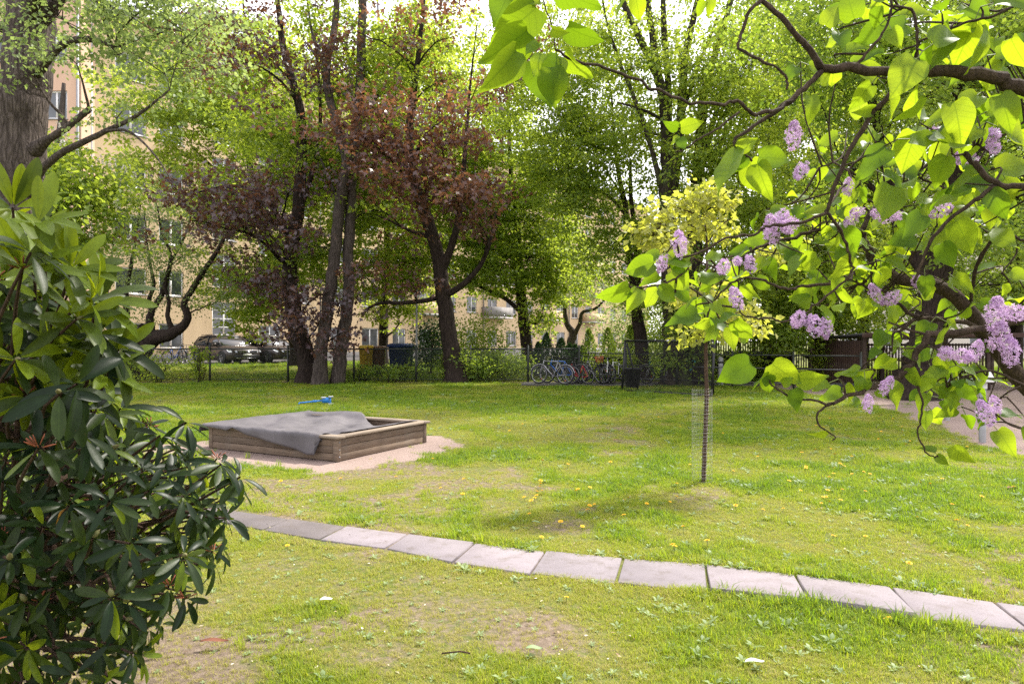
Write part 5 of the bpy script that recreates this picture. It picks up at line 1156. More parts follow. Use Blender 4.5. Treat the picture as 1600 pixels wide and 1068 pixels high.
for k in range(18):
    a = k / 18 * 6.283; mb.tube([(r * math.cos(a), r * math.sin(a), .0), (r * math.cos(a), r * math.sin(a), 1.0)], .0008, 3, False)
tag(mb.obj('upright_wires', M['galv'], sg, local=True), kind='stuff')
mb = MB()
for z in np.arange(.02, 1.001, .04):
    V, F = ring(r, .0008, 26, 3); mb.add(V[:, [0, 2, 1]] + np.array([0, 0, z]), F)
tag(mb.obj('hoop_wires', M['galv'], sg, local=True), kind='stuff')
tw = empty('spiral_guard', (*P(1100, 534, D0)[:2], 0)); tag(tw, 'brown spiral wrap around the lower trunk of the young tree', 'tree wrap')
M['wrap'] = plain('spiral_wrap', (.13, .092, .07), (.09, .06, .045), .6)
t = np.linspace(0, 1, 400); cz = t * 1.0
cx_ = np.interp(EYE + (CY - np.array([755, 700, 620, 540])) / FPX * D0, EYE + (CY - np.array([755, 700, 620, 540])) / FPX * D0, (np.array([1099, 1101, 1104, 1103]) - CX) / FPX * D0)
hx = np.interp(cz, EYE + (CY - np.array([755, 700, 620, 540])) / FPX * D0, (np.array([1099, 1101, 1104, 1103]) - CX) / FPX * D0)
q = np.stack([hx - tw.location.x + .025 * np.cos(t * 6.283 * 34), .025 * np.sin(t * 6.283 * 34), cz], 1)
MB().tube(q, .0045, 5).obj('wrap', M['wrap'], tw, True, True)

# ------------------------------------------------------------------ leaf shapes for the near shrubs
def sheet_leaf(prof, xs_, fold, droop, wave, cols=2, seed=0):
    """leaf of unit length: rows along x, half width prof; returns V, quads, luv"""
    rg = np.random.default_rng(seed); V, L = [], []
    ph = rg.uniform(0, 6)
    for x, w in zip(xs_, prof):
        for c in range(-cols, cols + 1):
            f = c / cols; y = w * f; xx = x + (-.07 * abs(f) if (x < .12 and w > .1) else 0)
            z = fold * abs(y) - droop * x * x + wave * math.sin(x * 9 + ph + 2 * f) * abs(f)
            V.append((xx, y, z)); L.append((xx, y, 0))
    n = 2 * cols + 1; m = len(xs_)
    F = [(i * n + j, (i + 1) * n + j, (i + 1) * n + j + 1, i * n + j + 1) for i in range(m - 1) for j in range(n - 1)]
    return np.array(V), np.array(F), np.array(L)
LX = [0, .03, .09, .17, .27, .38, .5, .62, .74, .86, .95, 1.0]; LW = [.05, .17, .265, .325, .35, .345, .31, .25, .17, .085, .026, .002]
lil = [sheet_leaf(np.array(LW) * s, LX, f, d, w, 1, k) for k, (s, f, d, w) in enumerate(((1, .3, .2, .05), (.88, .55, .34, .04), (1.12, .12, .12, .07), (.98, .4, .5, .05)))]
lil_me = {}
for k, (V, F, L) in enumerate(lil):
    for t in range(5):
        lil_me[k, t] = make_mesh('leaf', V, [F], [M['leaf_lilac']], True, {'tint': np.full(len(V), .1 + .2 * t), 'luv': L})
RX = [0, .08, .18, .32, .48, .64, .78, .89, .96, 1.0]; RW = [.012, .05, .095, .135, .158, .165, .15, .11, .06, .004]
rho = [sheet_leaf(np.array(RW) * s * .82, RX, f, d, 0.004, 1, 20 + k) for k, (s, f, d) in enumerate(((1, .3, .12), (1.1, .45, .22), (.9, .2, .05), (1.0, .35, .35)))]
rho_me = {}
for k, (V, F, L) in enumerate(rho):
    for t in range(6):
        rho_me[k, t] = make_mesh('leaf', V, [F], [M['leaf_rhodo']], True, {'tint': np.full(len(V), [0, .06, .14, .3, .75, 1.0][t]), 'luv': L})

M['leaf_aged'] = leaf_mat('leaf_aged', (.16, .07, .02), (.30, .20, .03), (.4, .16, .02), (.6, .4, .04), .35, .45, .25, veins=True)
for k, (V, F, L) in enumerate(rho):
    rho_me[k, 6] = make_mesh('leaf', V, [F], [M['leaf_aged']], True, {'tint': np.full(len(V), .25 * k), 'luv': L})
def basis(d, n):
    d = np.asarray(d, float); d = d / np.linalg.norm(d); n = np.asarray(n, float); n = n - d * n.dot(d); n /= np.linalg.norm(n) + 1e-9
    return np.stack([d, np.cross(n, d), n], 1)
def mat4(pos, B, s):
    m_ = Matrix(); 
    for i in range(3):
        for j in range(3): m_[i][j] = B[i, j] * s
        m_[i][3] = pos[i]
    return m_
def place_leaves(root, leaves, shapes, meshes, mat, maxn=300):
    """leaves: (pos, basis, size, shape, tint index, tint); the largest in view become parts, the rest one mass"""
    w = []
    for l in leaves:
        px, py = proj(l[0] + l[1][:, 0] * l[2] * .5); vis = (-30 < px < 1630) and (-30 < py < 1098); w.append((9 if l[4] == 6 else 1) * l[2] / max(l[0][1], .3) * (1 if vis else .05) * (.35 + abs(l[1][1, 2])))
    order = np.argsort(-np.array(w)); base = Vector(root.location)
    for i in order[:maxn]:
        p, B, s, k, t, tv = leaves[i]
        o = link('leaf', meshes[k, t], root, True); o.matrix_local = mat4(p - np.array(base), B, s)
    V, F, T, L = [], [], [], []; n = 0
    for i in order[maxn:]:
        p, B, s, k, t, tv = leaves[i]; v, f, l = shapes[k]
        V.append(p + (v * s) @ B.T); F.append(f + n); T.append(np.full(len(v), tv)); L.append(l); n += len(v)
    if V:
        o = link('foliage', make_mesh('foliage', np.concatenate(V), [np.concatenate(F)], [mat], True, {'tint': np.concatenate(T), 'luv': np.concatenate(L)}), root); o['kind'] = 'stuff'

# ------------------------------------------------------------------ rhododendron, lower left
POLY = np.array([(-60, 300), (20, 315), (70, 335), (95, 380), (130, 410), (150, 450), (165, 490), (175, 540), (170, 590), (165, 625), (215, 640), (235, 665), (262, 690), (330, 705), (372, 735), (380, 770), (352, 800), (372, 830), (350, 865), (322, 890), (312, 930), (270, 960), (232, 990), (215, 1040), (160, 1110), (-60, 1110)], float)
def inside(x, y, poly):
    r = False; j = len(poly) - 1
    for i in range(len(poly)):
        if (poly[i][1] > y) != (poly[j][1] > y) and x < (poly[j][0] - poly[i][0]) * (y - poly[i][1]) / (poly[j][1] - poly[i][1]) + poly[i][0]: r = not r
        j = i
    return r
rb = np.array([-2.05, 2.75, 0.0])
rhod = empty('rhododendron', rb); tag(rhod, 'glossy rhododendron bush filling the lower left corner', 'bush')
whorls = []
def edge_dist(x, y):
    p = np.array([x, y]); best = 1e9
    for a, b_ in zip(POLY, np.roll(POLY, -1, 0)):
        d = b_ - a; t = np.clip((p - a).dot(d) / d.dot(d), 0, 1); best = min(best, np.linalg.norm(p - a - t * d))
    return best
tries = 0
while len(whorls) < 370 and tries < 9000:
    tries += 1
    px, py = U(-60, 390), U(300, 1100)
    if not inside(px, py, POLY): continue
    ed = edge_dist(px, py)
    lo, hi = (1.75, 2.5) if py < 640 else (1.9, 2.7)
    d = U(lo, hi) + (.25 if ed < 40 else 0)
    if len(whorls) > 190: d += U(.15, .8)
    p = P(px, py, d)
    if p[2] < .16: continue
    if any(np.linalg.norm(p - w[0]) < .07 for w in whorls): continue
    whorls.append((p, px, py, ed))
for px, py, d in ((20, 325, 1.9), (60, 350, 1.85), (48, 395, 1.75), (110, 420, 1.9), (140, 470, 1.95), (150, 520, 2.0), (165, 585, 2.05), (120, 600, 1.8), (185, 545, 2.1), (345, 725, 2.3), (375, 745, 2.35), (355, 810, 2.45), (250, 680, 2.2), (290, 660, 2.25), (150, 640, 2.0), (335, 880, 2.5), (300, 800, 2.3), (60, 700, 1.8), (130, 680, 1.85)):
    whorls.append((P(px, py, d), px, py, 5))
for k in range(130):                                     # the bush goes on past the left edge of the picture
    p = P(U(-420, -55), U(330, 1080), U(1.9, 3.2))
    if p[2] > .16: whorls.append((p, -100, 900, 50))
cen = np.array([-1.95, 2.75, .8]); RL = []; twig = MB(); buds = []; cores = []
for p, px, py, ed in whorls:
    cc_ = cen if px > -60 else np.array([-2.8, 2.8, .7])
    ax = (p - cc_) * np.array([1, .9, .75]); ax /= np.linalg.norm(ax) + 1e-9
    ax = (ax + np.array([.35, .0, .75]) if py > 640 else ax * .6 + np.array([.8, -.12, .38])) + rng.normal(size=3) * .28; ax /= np.linalg.norm(ax)
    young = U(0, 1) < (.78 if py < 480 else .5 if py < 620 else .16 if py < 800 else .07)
    nl = rng.integers(6, 10); B0 = basis(ax, rng.normal(size=3)); ph = U(0, 6.28)
    for k in range(nl):
        a = ph + k * 2.4 + U(-.25, .25); el = U(.05, .55) if not young else U(.3, .85)
        if not young and U(0, 1) < .35: el = U(-.5, .1)
        rd = B0[:, 1] * math.cos(a) + B0[:, 2] * math.sin(a) + rng.normal(size=3) * .22; rd /= np.linalg.norm(rd)
        d = rd * math.cos(el) + ax * math.sin(el); d = d + np.array([0, 0, -.10 if young else U(-.75, .0)])
        nrm = ax * math.cos(el) - rd * math.sin(el) + rng.normal(size=3) * .22 + np.array([0, 0, .3])
        s = U(.07, .118) * (1.12 if young else 1.0) * (1.22 if py < 640 else .92)
        yl = young or U(0, 1) < .06
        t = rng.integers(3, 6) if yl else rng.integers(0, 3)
        if U(0, 1) < .002: t = 6; d = d + np.array([0, 0, -.8])
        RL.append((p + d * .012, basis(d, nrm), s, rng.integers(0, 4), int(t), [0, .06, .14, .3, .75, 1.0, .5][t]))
    L = U(.16, .34); q0 = p - ax * L * .6 + (cen - p) * .18; mid = (p + q0) / 2 + rng.normal(size=3) * .02
    twig.tube(smooth_path([p, mid, q0], 5), [.0035, .0045, .005, .0055, .006], 5, False)
    cores.append(q0)
    if U(0, 1) < .3: buds.append((p, ax))
cores = np.array(cores)
stems_r = []
for k in range(9):
    tgt = cores[rng.integers(0, len(cores))]; b0 = rb + np.array([U(-.25, .2), U(-.2, .2), -.05])
    q = smooth_path([b0, b0 * .45 + tgt * .55 + np.array([U(-.1, .1), U(-.1, .1), .12]), tgt], 10); stems_r.append(q)
    MB().tube(q, np.linspace(.022, .007, 10), 7, True, None, .06).obj('stem', M['bark_rhodo'], rhod, True)
sq = np.concatenate(stems_r)
for c in cores[::2]:
    a = sq[np.argmin(np.linalg.norm(sq - c, axis=1) + .6 * np.maximum(0, sq[:, 2] - c[2]))]
    twig.tube(smooth_path([a, (a + c) / 2 + rng.normal(size=3) * .03, c], 6), np.linspace(.009, .0055, 6), 5, False)
tag(twig.obj('twigs', M['bark_rhodo'], rhod, True), kind='stuff')
M['bud'] = plain('bud', (.13, .15, .045), (.10, .075, .03), .6, scale=40)
bud_me = MB().lathe([(0, 0), (.007, .004), (.011, .015), (.008, .028), (.0, .04)], 8).mesh('bud', M['bud'], True)
for p, ax in buds[:60]:
    o = link('bud', bud_me, rhod, True); B = basis(rng.normal(size=3), ax); o.matrix_local = mat4(p - rb, B, U(.5, .85))
M['dry_brown'] = plain('dry_brown', (.30, .09, .04), (.16, .05, .025), .8, scale=50)
mb = MB()
for p, px, py, ed in whorls[::9]:
    for k in range(9): d = rng.normal(size=3); d[2] = abs(d[2]); d /= np.linalg.norm(d); mb.tube([p + d * .01, p + d * .03, p + d * .04], [.0015, .0025, .0012], 4, True)
tag(mb.obj('dry_seed_heads', M['dry_brown'], rhod), kind='stuff')
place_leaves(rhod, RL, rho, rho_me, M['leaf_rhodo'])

# ------------------------------------------------------------------ lilac, upper right
lroot = P(1900, 900, 1.9); lroot[2] = 0.0
lilac = empty('lilac_bush', lroot); tag(lilac, 'lilac bush with pale purple flowers hanging in from the right', 'bush')
BR = [  # (control points px, py, d), r0, r1
 ([(1900, 1180, 1.75), (1800, 900, 1.72), (1690, 690, 1.68), (1595, 595, 1.62), (1540, 525, 1.58), (1482, 457, 1.55), (1402, 433, 1.53), (1368, 412, 1.53), (1352, 380, 1.53), (1347, 362, 1.53)], .033, .008),
 ([(1347, 362, 1.53), (1330, 360, 1.52), (1282, 358, 1.5), (1238, 372, 1.48), (1192, 383, 1.46), (1160, 402, 1.45), (1122, 420, 1.44)], .0075, .0022),
 ([(1347, 362, 1.53), (1362, 330, 1.55), (1385, 306, 1.57), (1430, 275, 1.6), (1470, 240, 1.62), (1500, 222, 1.64)], .008, .003),
 ([(1780, 860, 1.45), (1760, 400, 1.3), (1680, 190, 1.2), (1600, 140, 1.15), (1545, 122, 1.14), (1480, 110, 1.13), (1400, 113, 1.12), (1330, 108, 1.11), (1283, 107, 1.1)], .020, .008),
 ([(1283, 107, 1.1), (1262, 75, 1.09), (1232, 40, 1.08), (1192, 0, 1.07), (1160, -40, 1.06)], .0075, .004),
 ([(1190, 2, 1.07), (1170, 20, 1.06), (1160, 50, 1.06), (1155, 75, 1.05), (1185, 92, 1.05), (1215, 108, 1.05), (1230, 125, 1.05), (1229, 140, 1.05)], .0038, .0022),
 ([(1283, 112, 1.1), (1252, 142, 1.09), (1215, 172, 1.08), (1180, 196, 1.07), (1150, 217, 1.06), (1152, 232, 1.06), (1175, 252, 1.06)], .0062, .002),
 ([(1240, 158, 1.08), (1200, 176, 1.06), (1170, 175, 1.05), (1152, 158, 1.04), (1120, 163, 1.03), (1070, 158, 1.02), (1000, 130, 1.0), (940, 104, .99), (900, 94, .98), (868, 78, .97)], .004, .0022),
 ([(1155, 175, 1.05), (1125, 198, 1.04), (1095, 215, 1.03), (1070, 233, 1.02), (1055, 238, 1.02)], .0026, .0012),
 ([(868, 78, .97), (862, 40, .97), (850, 5, .97), (840, -40, .97)], .0014, .001),
 ([(1420, 118, 1.13), (1395, 145, 1.13), (1368, 172, 1.14), (1345, 205, 1.15), (1325, 240, 1.15), (1305, 290, 1.16), (1292, 332, 1.17)], .0062, .0042),
 ([(1292, 332, 1.17), (1262, 345, 1.17), (1225, 352, 1.17), (1195, 354, 1.17), (1180, 366, 1.17), (1140, 370, 1.16), (1105, 390, 1.16), (1062, 404, 1.15)], .004, .0022),
 ([(1082, 402, 1.15), (1075, 418, 1.15), (1060, 432, 1.15), (1035, 444, 1.14), (1000, 449, 1.14), (982, 448, 1.14)], .0024, .0015),
 ([(1292, 332, 1.17), (1305, 348, 1.18), (1318, 372, 1.2), (1328, 405, 1.22), (1330, 425, 1.22), (1300, 455, 1.22), (1270, 478, 1.22), (1240, 500, 1.22), (1200, 497, 1.22), (1168, 495, 1.22), (1148, 480, 1.22)], .0036, .0018),
 ([(1330, 436, 1.3), (1292, 443, 1.3), (1255, 446, 1.3), (1237, 452, 1.3), (1210, 446, 1.3), (1185, 436, 1.3), (1155, 434, 1.3), (1130, 455, 1.3), (1112, 475, 1.3), (1103, 505, 1.3)], .0045, .0018),
 ([(1720, 470, 1.36), (1600, 499, 1.34), (1545, 512, 1.33), (1490, 520, 1.32), (1452, 524, 1.31), (1438, 542, 1.31), (1422, 568, 1.3), (1405, 590, 1.3), (1370, 604, 1.29), (1335, 615, 1.28), (1305, 628, 1.27), (1293, 633, 1.27)], .011, .0035),
 ([(1293, 633, 1.27), (1270, 624, 1.26), (1242, 624, 1.26), (1222, 612, 1.25), (1208, 603, 1.25), (1196, 588, 1.25)], .0032, .0018),
 ([(1293, 633, 1.27), (1278, 645, 1.27), (1278, 662, 1.27), (1292, 673, 1.27), (1305, 683, 1.27), (1300, 688, 1.27)], .0028, .0014),
 ([(1420, 572, 1.3), (1432, 600, 1.3), (1440, 622, 1.3), (1439, 655, 1.3), (1434, 675, 1.3), (1446, 705, 1.3), (1458, 713, 1.3), (1469, 712, 1.3)], .0032, .0014),
 ([(1452, 524, 1.31), (1420, 515, 1.32), (1388, 503, 1.33)], .004, .002),
 ([(1560, 545, 1.56), (1525, 512, 1.5), (1470, 500, 1.47), (1430, 494, 1.45), (1400, 470, 1.44), (1375, 452, 1.43), (1340, 444, 1.42)], .008, .003),
 ([(1430, 496, 1.45), (1410, 515, 1.44), (1395, 522, 1.43), (1394, 560, 1.43)], .005, .002),
 ([(1760, 300, 1.3), (1640, 290, 1.22), (1600, 290, 1.2), (1556, 288, 1.2), (1530, 262, 1.2), (1508, 240, 1.2)], .008, .006),
 ([(1556, 290, 1.2), (1520, 315, 1.2), (1482, 345, 1.21), (1455, 375, 1.21), (1440, 410, 1.22), (1428, 440, 1.23)], .0048, .003),
 ([(1508, 240, 1.2), (1525, 226, 1.2), (1545, 238, 1.2)], .004, .0018),
 ([(1545, 225, 1.4), (1570, 210, 1.38), (1610, 185, 1.36), (1680, 150, 1.34)], .0025, .004),
 ([(1335, 104, 1.12), (1350, 88, 1.12), (1372, 62, 1.12), (1388, 35, 1.12), (1393, 8, 1.12), (1390, -20, 1.12)], .0034, .0022),
 ([(1393, 10, 1.12), (1415, 12, 1.12), (1428, 20, 1.12), (1433, 60, 1.12), (1434, 104, 1.13)], .0026, .003),
 ([(1434, 66, 1.12), (1470, 52, 1.12), (1510, 36, 1.11), (1560, 22, 1.1), (1620, -10, 1.1)], .0024, .003),
 ([(1515, 485, 1.56), (1525, 420, 1.5), (1545, 380, 1.46), (1560, 362, 1.44), (1600, 375, 1.42), (1660, 378, 1.42)], .0055, .003),
 ([(1585, 368, 1.43), (1588, 395, 1.43), (1570, 420, 1.43), (1565, 428, 1.43)], .0028, .0018), ([(1565, 425, 1.43), (1578, 442, 1.43), (1575, 465, 1.43), (1590, 478, 1.43)], .0024, .0015),
 ([(1640, 620, 1.35), (1580, 592, 1.34), (1545, 578, 1.33), (1510, 588, 1.33), (1480, 605, 1.33)], .004, .002), ([(1640, 680, 1.3), (1590, 668, 1.3), (1560, 650, 1.3), (1530, 620, 1.3)], .003, .0015),
 ([(1290, 330, 1.17), (1310, 300, 1.25), (1330, 275, 1.3), (1305, 255, 1.33), (1280, 262, 1.35)], .003, .0018), ([(1430, 275, 1.6), (1455, 285, 1.58), (1490, 300, 1.56), (1530, 330, 1.5)], .0035, .002),
]
bpts = []
for ctrl, r0, r1 in BR:
    w = np.array([P(*c) for c in ctrl]); n = len(w) * 4; q = smooth_path(w, n); L = np.linalg.norm(np.diff(q, axis=0), axis=1).sum()
    q[1:-1] += rng.normal(size=(n - 2, 3)) * min(.0022, L * .004)
    rr = .8 * np.linspace(r0, r1, n) * (1 + .10 * rng.normal(size=n) * (rng.random(n) < .4)); rr = np.maximum(rr, .0009)
    o = MB().tube(q, rr, 9 if r0 > .01 else 6, True, None, .06).obj('branch', M['bark_lilac'], lilac, True)
    bpts.append(q)
ballp = np.concatenate(bpts)
LL = []; pet = MB()
def lil_leaf(bp, tp, tilt=None, size=None):
    d = tp - bp; s = np.linalg.norm(d) if size is None else size
    d = d / np.linalg.norm(d)
    view = bp / np.linalg.norm(bp) if True else 0
    v = -np.array([bp[0], bp[1], bp[2] - EYE]); v /= np.linalg.norm(v)
    nrm = v * U(.35, 1.0) + np.array([U(-.5, .5), U(-.3, .3), U(.2, .9)])
    if tilt is not None: nrm = v + rng.normal(size=3) * tilt
    LL.append((bp, basis(d, nrm), s, int(rng.integers(0, 4)), int(rng.integers(0, 5)), U(0, 1)))
KEY = [(824, 48, 752, 105, .97), (838, 12, 772, 72, .98), (806, 78, 760, 148, .96), (862, 105, 867, 172, .95), (846, 90, 856, 166, .98), (887, 42, 942, 74, .97), (882, 86, 922, 126, .98), (842, 68, 820, 82, .97), (845, 84, 832, 118, .95), (872, 90, 884, 122, .96), (868, -18, 937, 20, .97), (845, -2, 795, -12, .98), (862, 45, 882, 55, .96), (800, -20, 770, 40, 1.0),
       (987, -10, 954, 18, 1.0), (993, -6, 1002, 36, 1.0), (1103, 2, 1085, 28, 1.03), (1108, -4, 1113, 26, 1.03), (1060, 199, 1036, 192, 1.02), (1064, 200, 1100, 190, 1.02), (1062, 215, 1070, 234, 1.02), (1060, 212, 1048, 225, 1.02),
       (1162, 233, 1112, 293, 1.05), (1152, 235, 1184, 215, 1.06), (1185, 246, 1242, 246, 1.05), (1184, 256, 1196, 307, 1.05), (1170, 252, 1200, 312, 1.08), (1165, 245, 1150, 270, 1.04),
       (1022, 410, 972, 427, 1.13), (982, 447, 938, 474, 1.13), (1000, 452, 982, 485, 1.14), (1078, 408, 1028, 396, 1.15), (1028, 450, 1062, 472, 1.13), (1048, 424, 1080, 455, 1.15), (1030, 430, 1000, 440, 1.16), (1095, 430, 1130, 440, 1.2), (1148, 500, 1176, 534, 1.2), (1140, 512, 1147, 548, 1.22), (1118, 512, 1102, 534, 1.22), (1108, 502, 1084, 512, 1.22), (1150, 490, 1120, 500, 1.21),
       (1174, 567, 1120, 596, 1.24), (1206, 568, 1252, 602, 1.24), (1246, 590, 1298, 598, 1.25), (1200, 585, 1172, 604, 1.25), (1198, 590, 1201, 617, 1.26), (1238, 608, 1250, 645, 1.25), (1222, 600, 1240, 590, 1.25), (1293, 671, 1264, 684, 1.27), (1298, 672, 1305, 665, 1.27), (1463, 711, 1482, 728, 1.3), (1488, 697, 1519, 730, 1.3), (1462, 706, 1440, 696, 1.3),
       (1340, 588, 1352, 620, 1.29), (1362, 592, 1328, 584, 1.3), (1388, 598, 1412, 640, 1.29), (1424, 574, 1434, 610, 1.29), (1455, 588, 1438, 613, 1.3), (1400, 565, 1378, 575, 1.3), (1370, 610, 1385, 622, 1.3), (1195, 588, 1215, 605, 1.24), (1280, 110, 1300, 135, 1.1), (1265, 150, 1275, 190, 1.08), (1335, 30, 1320, -20, 1.1), (1372, 10, 1365, 48, 1.1), (1290, 40, 1310, 5, 1.1), (1365, 170, 1337, 178, 1.14), (1470, 205, 1492, 225, 1.16), (1440, 150, 1410, 200, 1.15), (1490, 160, 1510, 222, 1.14), (1560, 150, 1590, 200, 1.14), (1480, 60, 1460, 100, 1.1), (1530, 40, 1545, 100, 1.1), (1580, 60, 1600, 110, 1.1), (1505, 20, 1480, 30, 1.1), (1470, 380, 1492, 420, 1.2), (1495, 345, 1520, 400, 1.2), (1440, 335, 1415, 370, 1.2), (1545, 300, 1580, 340, 1.2), (1395, 290, 1380, 345, 1.25), (1330, 400, 1300, 440, 1.22), (1315, 450, 1330, 480, 1.22), (1280, 480, 1310, 505, 1.22), (1410, 400, 1380, 385, 1.4), (1440, 450, 1465, 470, 1.4), (1390, 480, 1400, 515, 1.42)]
for bx, by, tx, ty, d in KEY: lil_leaf(P(bx, by, d), P(tx, ty, d + U(-.02, .02)), .45)
FILL = [(1330, 20, 70, 45, 1.12, 9), (1480, 45, 110, 60, 1.12, 20), (1560, 120, 60, 60, 1.14, 14), (1270, 90, 45, 50, 1.1, 7), (1440, 190, 90, 45, 1.3, 20), (1530, 220, 60, 60, 1.25, 16), (1340, 245, 60, 50, 1.35, 14), (1300, 310, 70, 40, 1.3, 16), (1400, 300, 80, 55, 1.45, 26), (1490, 300, 80, 60, 1.4, 24), (1560, 320, 45, 60, 1.35, 14), (1240, 330, 50, 40, 1.4, 12), (1210, 400, 80, 35, 1.4, 18), (1110, 440, 60, 35, 1.3, 16), (1120, 495, 45, 30, 1.3, 8), (1060, 420, 40, 30, 1.25, 8), (1330, 385, 70, 40, 1.4, 20), (1440, 375, 80, 50, 1.45, 26), (1290, 450, 70, 35, 1.3, 16), (1400, 450, 70, 40, 1.45, 20), (1430, 520, 60, 35, 1.4, 14), (1350, 590, 40, 25, 1.32, 6), (1480, 560, 55, 35, 1.35, 14), (1530, 600, 60, 40, 1.32, 16), (1450, 610, 40, 30, 1.35, 8), (1580, 440, 30, 50, 1.4, 8), (1370, 110, 50, 35, 1.2, 7), (1570, 640, 40, 25, 1.3, 7), (1500, 460, 40, 40, 1.5, 8)]
tw2 = MB()
for cx, cy, rx, ry, d, n in FILL:
    for k in range(max(1, n // 2)):
        a = U(0, 6.28); q = math.sqrt(U(0, 1)); dd = d + U(-.1, .3)
        c = P(cx + rx * q * math.cos(a), cy + ry * q * math.sin(a), dd)
        ax = rng.normal(size=3) * np.array([1, .6, .5]); ax /= np.linalg.norm(ax)
        near = ballp[np.argmin(np.linalg.norm(ballp - c, axis=1))]
        if np.linalg.norm(near - c) < .4: tw2.tube(smooth_path([near, (near + c) / 2 + rng.normal(size=3) * .012, c], 6), [.0022, .002, .0018, .0016, .0014, .0012], 5, False)
        for sgn in (-1, 1):
            out = ax * sgn + rng.normal(size=3) * .3 + np.array([0, 0, -.55]); out /= np.linalg.norm(out)
            pe = c + out * U(.012, .022); pet.tube([c, pe], .0009, 4, False)
            lil_leaf(pe, pe + out, None, U(.03, .06) if cy > 235 or cx < 1380 else U(.05, .085))
tag(tw2.obj('twigs', M['bark_lilac'], lilac, True), kind='stuff')
M['petiole'] = plain('petiole', (.16, .2, .05), None, .6)
tag(pet.obj('leaf_stalks', M['petiole'], lilac, True), kind='stuff')
place_leaves(lilac, LL, lil, lil_me, M['leaf_lilac'])
# flower panicles
def panicle(seed):
    rg = np.random.default_rng(seed); V, F, T = [], [], []; n = 0
    for k in range(170):
        t = rg.random() ** .8; a = rg.uniform(0, 6.28); r = .42 * math.sin(math.pi * (.1 + .86 * t)) ** .8 * rg.uniform(.55, 1.05); c = np.array([r * math.cos(a), r * math.sin(a), t * 1.5 - .1])
        d = np.array([math.cos(a), math.sin(a), .3]) + rg.normal(size=3) * .4; B = basis(rg.normal(size=3), d); s = rg.uniform(.075, .11); tv = rg.uniform(0, 1) * .7 + .3 * rg.random()
        for q in range(4):
            an = q * math.pi / 2; e1 = B[:, 0] * math.cos(an) + B[:, 1] * math.sin(an); e2 = -B[:, 0] * math.sin(an) + B[:, 1] * math.cos(an); z = B[:, 2]
            V += [c, c + (e1 * .6 + e2 * .34) * s + z * s * .12, c + e1 * s * 1.1 + z * s * .3, c + (e1 * .6 - e2 * .34) * s + z * s * .12]; F.append((n, n + 3, n + 2, n + 1)); n += 4; T += [tv * .6, tv, tv, tv]
    return make_mesh('flower_cluster', np.array(V), [np.array(F)], [M['petal_lilac']], False, {'tint': np.array(T)})
pan = [panicle(k) for k in range(4)]
for px, py, r, d in ((1062, 382, 17, 1.35), (1034, 412, 12, 1.35), (1240, 212, 17, 1.4), (1252, 267, 14, 1.4), (1205, 358, 17, 1.45), (1232, 352, 17, 1.45), (1222, 338, 14, 1.47), (1150, 466, 14, 1.35), (1130, 418, 14, 1.4), (1172, 412, 12, 1.4), (1152, 408, 10, 1.42), (1247, 500, 15, 1.4), (1272, 508, 16, 1.38), (1290, 512, 13, 1.38), (1356, 630, 11, 1.33), (1540, 645, 16, 1.34), (1555, 632, 12, 1.36), (1385, 335, 17, 1.55), (1392, 466, 14, 1.55), (1368, 458, 12, 1.55), (1555, 490, 20, 1.5), (1585, 488, 18, 1.5), (1560, 525, 20, 1.5), (1580, 550, 18, 1.48), (1478, 552, 15, 1.45), (1505, 556, 16, 1.45), (1525, 548, 14, 1.46), (1550, 212, 16, 1.5), (1552, 230, 13, 1.52), (1490, 240, 16, 1.6), (1510, 245, 13, 1.6), (1462, 208, 13, 1.55), (1470, 330, 13, 1.6), (1330, 345, 12, 1.5), (1385, 602, 12, 1.33), (1340, 330, 10, 1.5), (1440, 445, 11, 1.6), (1325, 292, 11, 1.5), (1432, 440, 10, 1.6)):
    s = r * 2.1 / FPX * d; o = link('flower_cluster', pan[int(rng.integers(0, 4))], lilac, True)
    B = basis(np.array([1.0, 0, 0]) + rng.normal(size=3) * .4, np.array([U(-.8, .8), U(-.5, .5), U(-.5, .8)])); d -= .22; s = r * 1.8 / FPX * d; c = P(px, py, d)
    o.matrix_local = mat4(c - B[:, 2] * s * .65 - lroot, B, s)

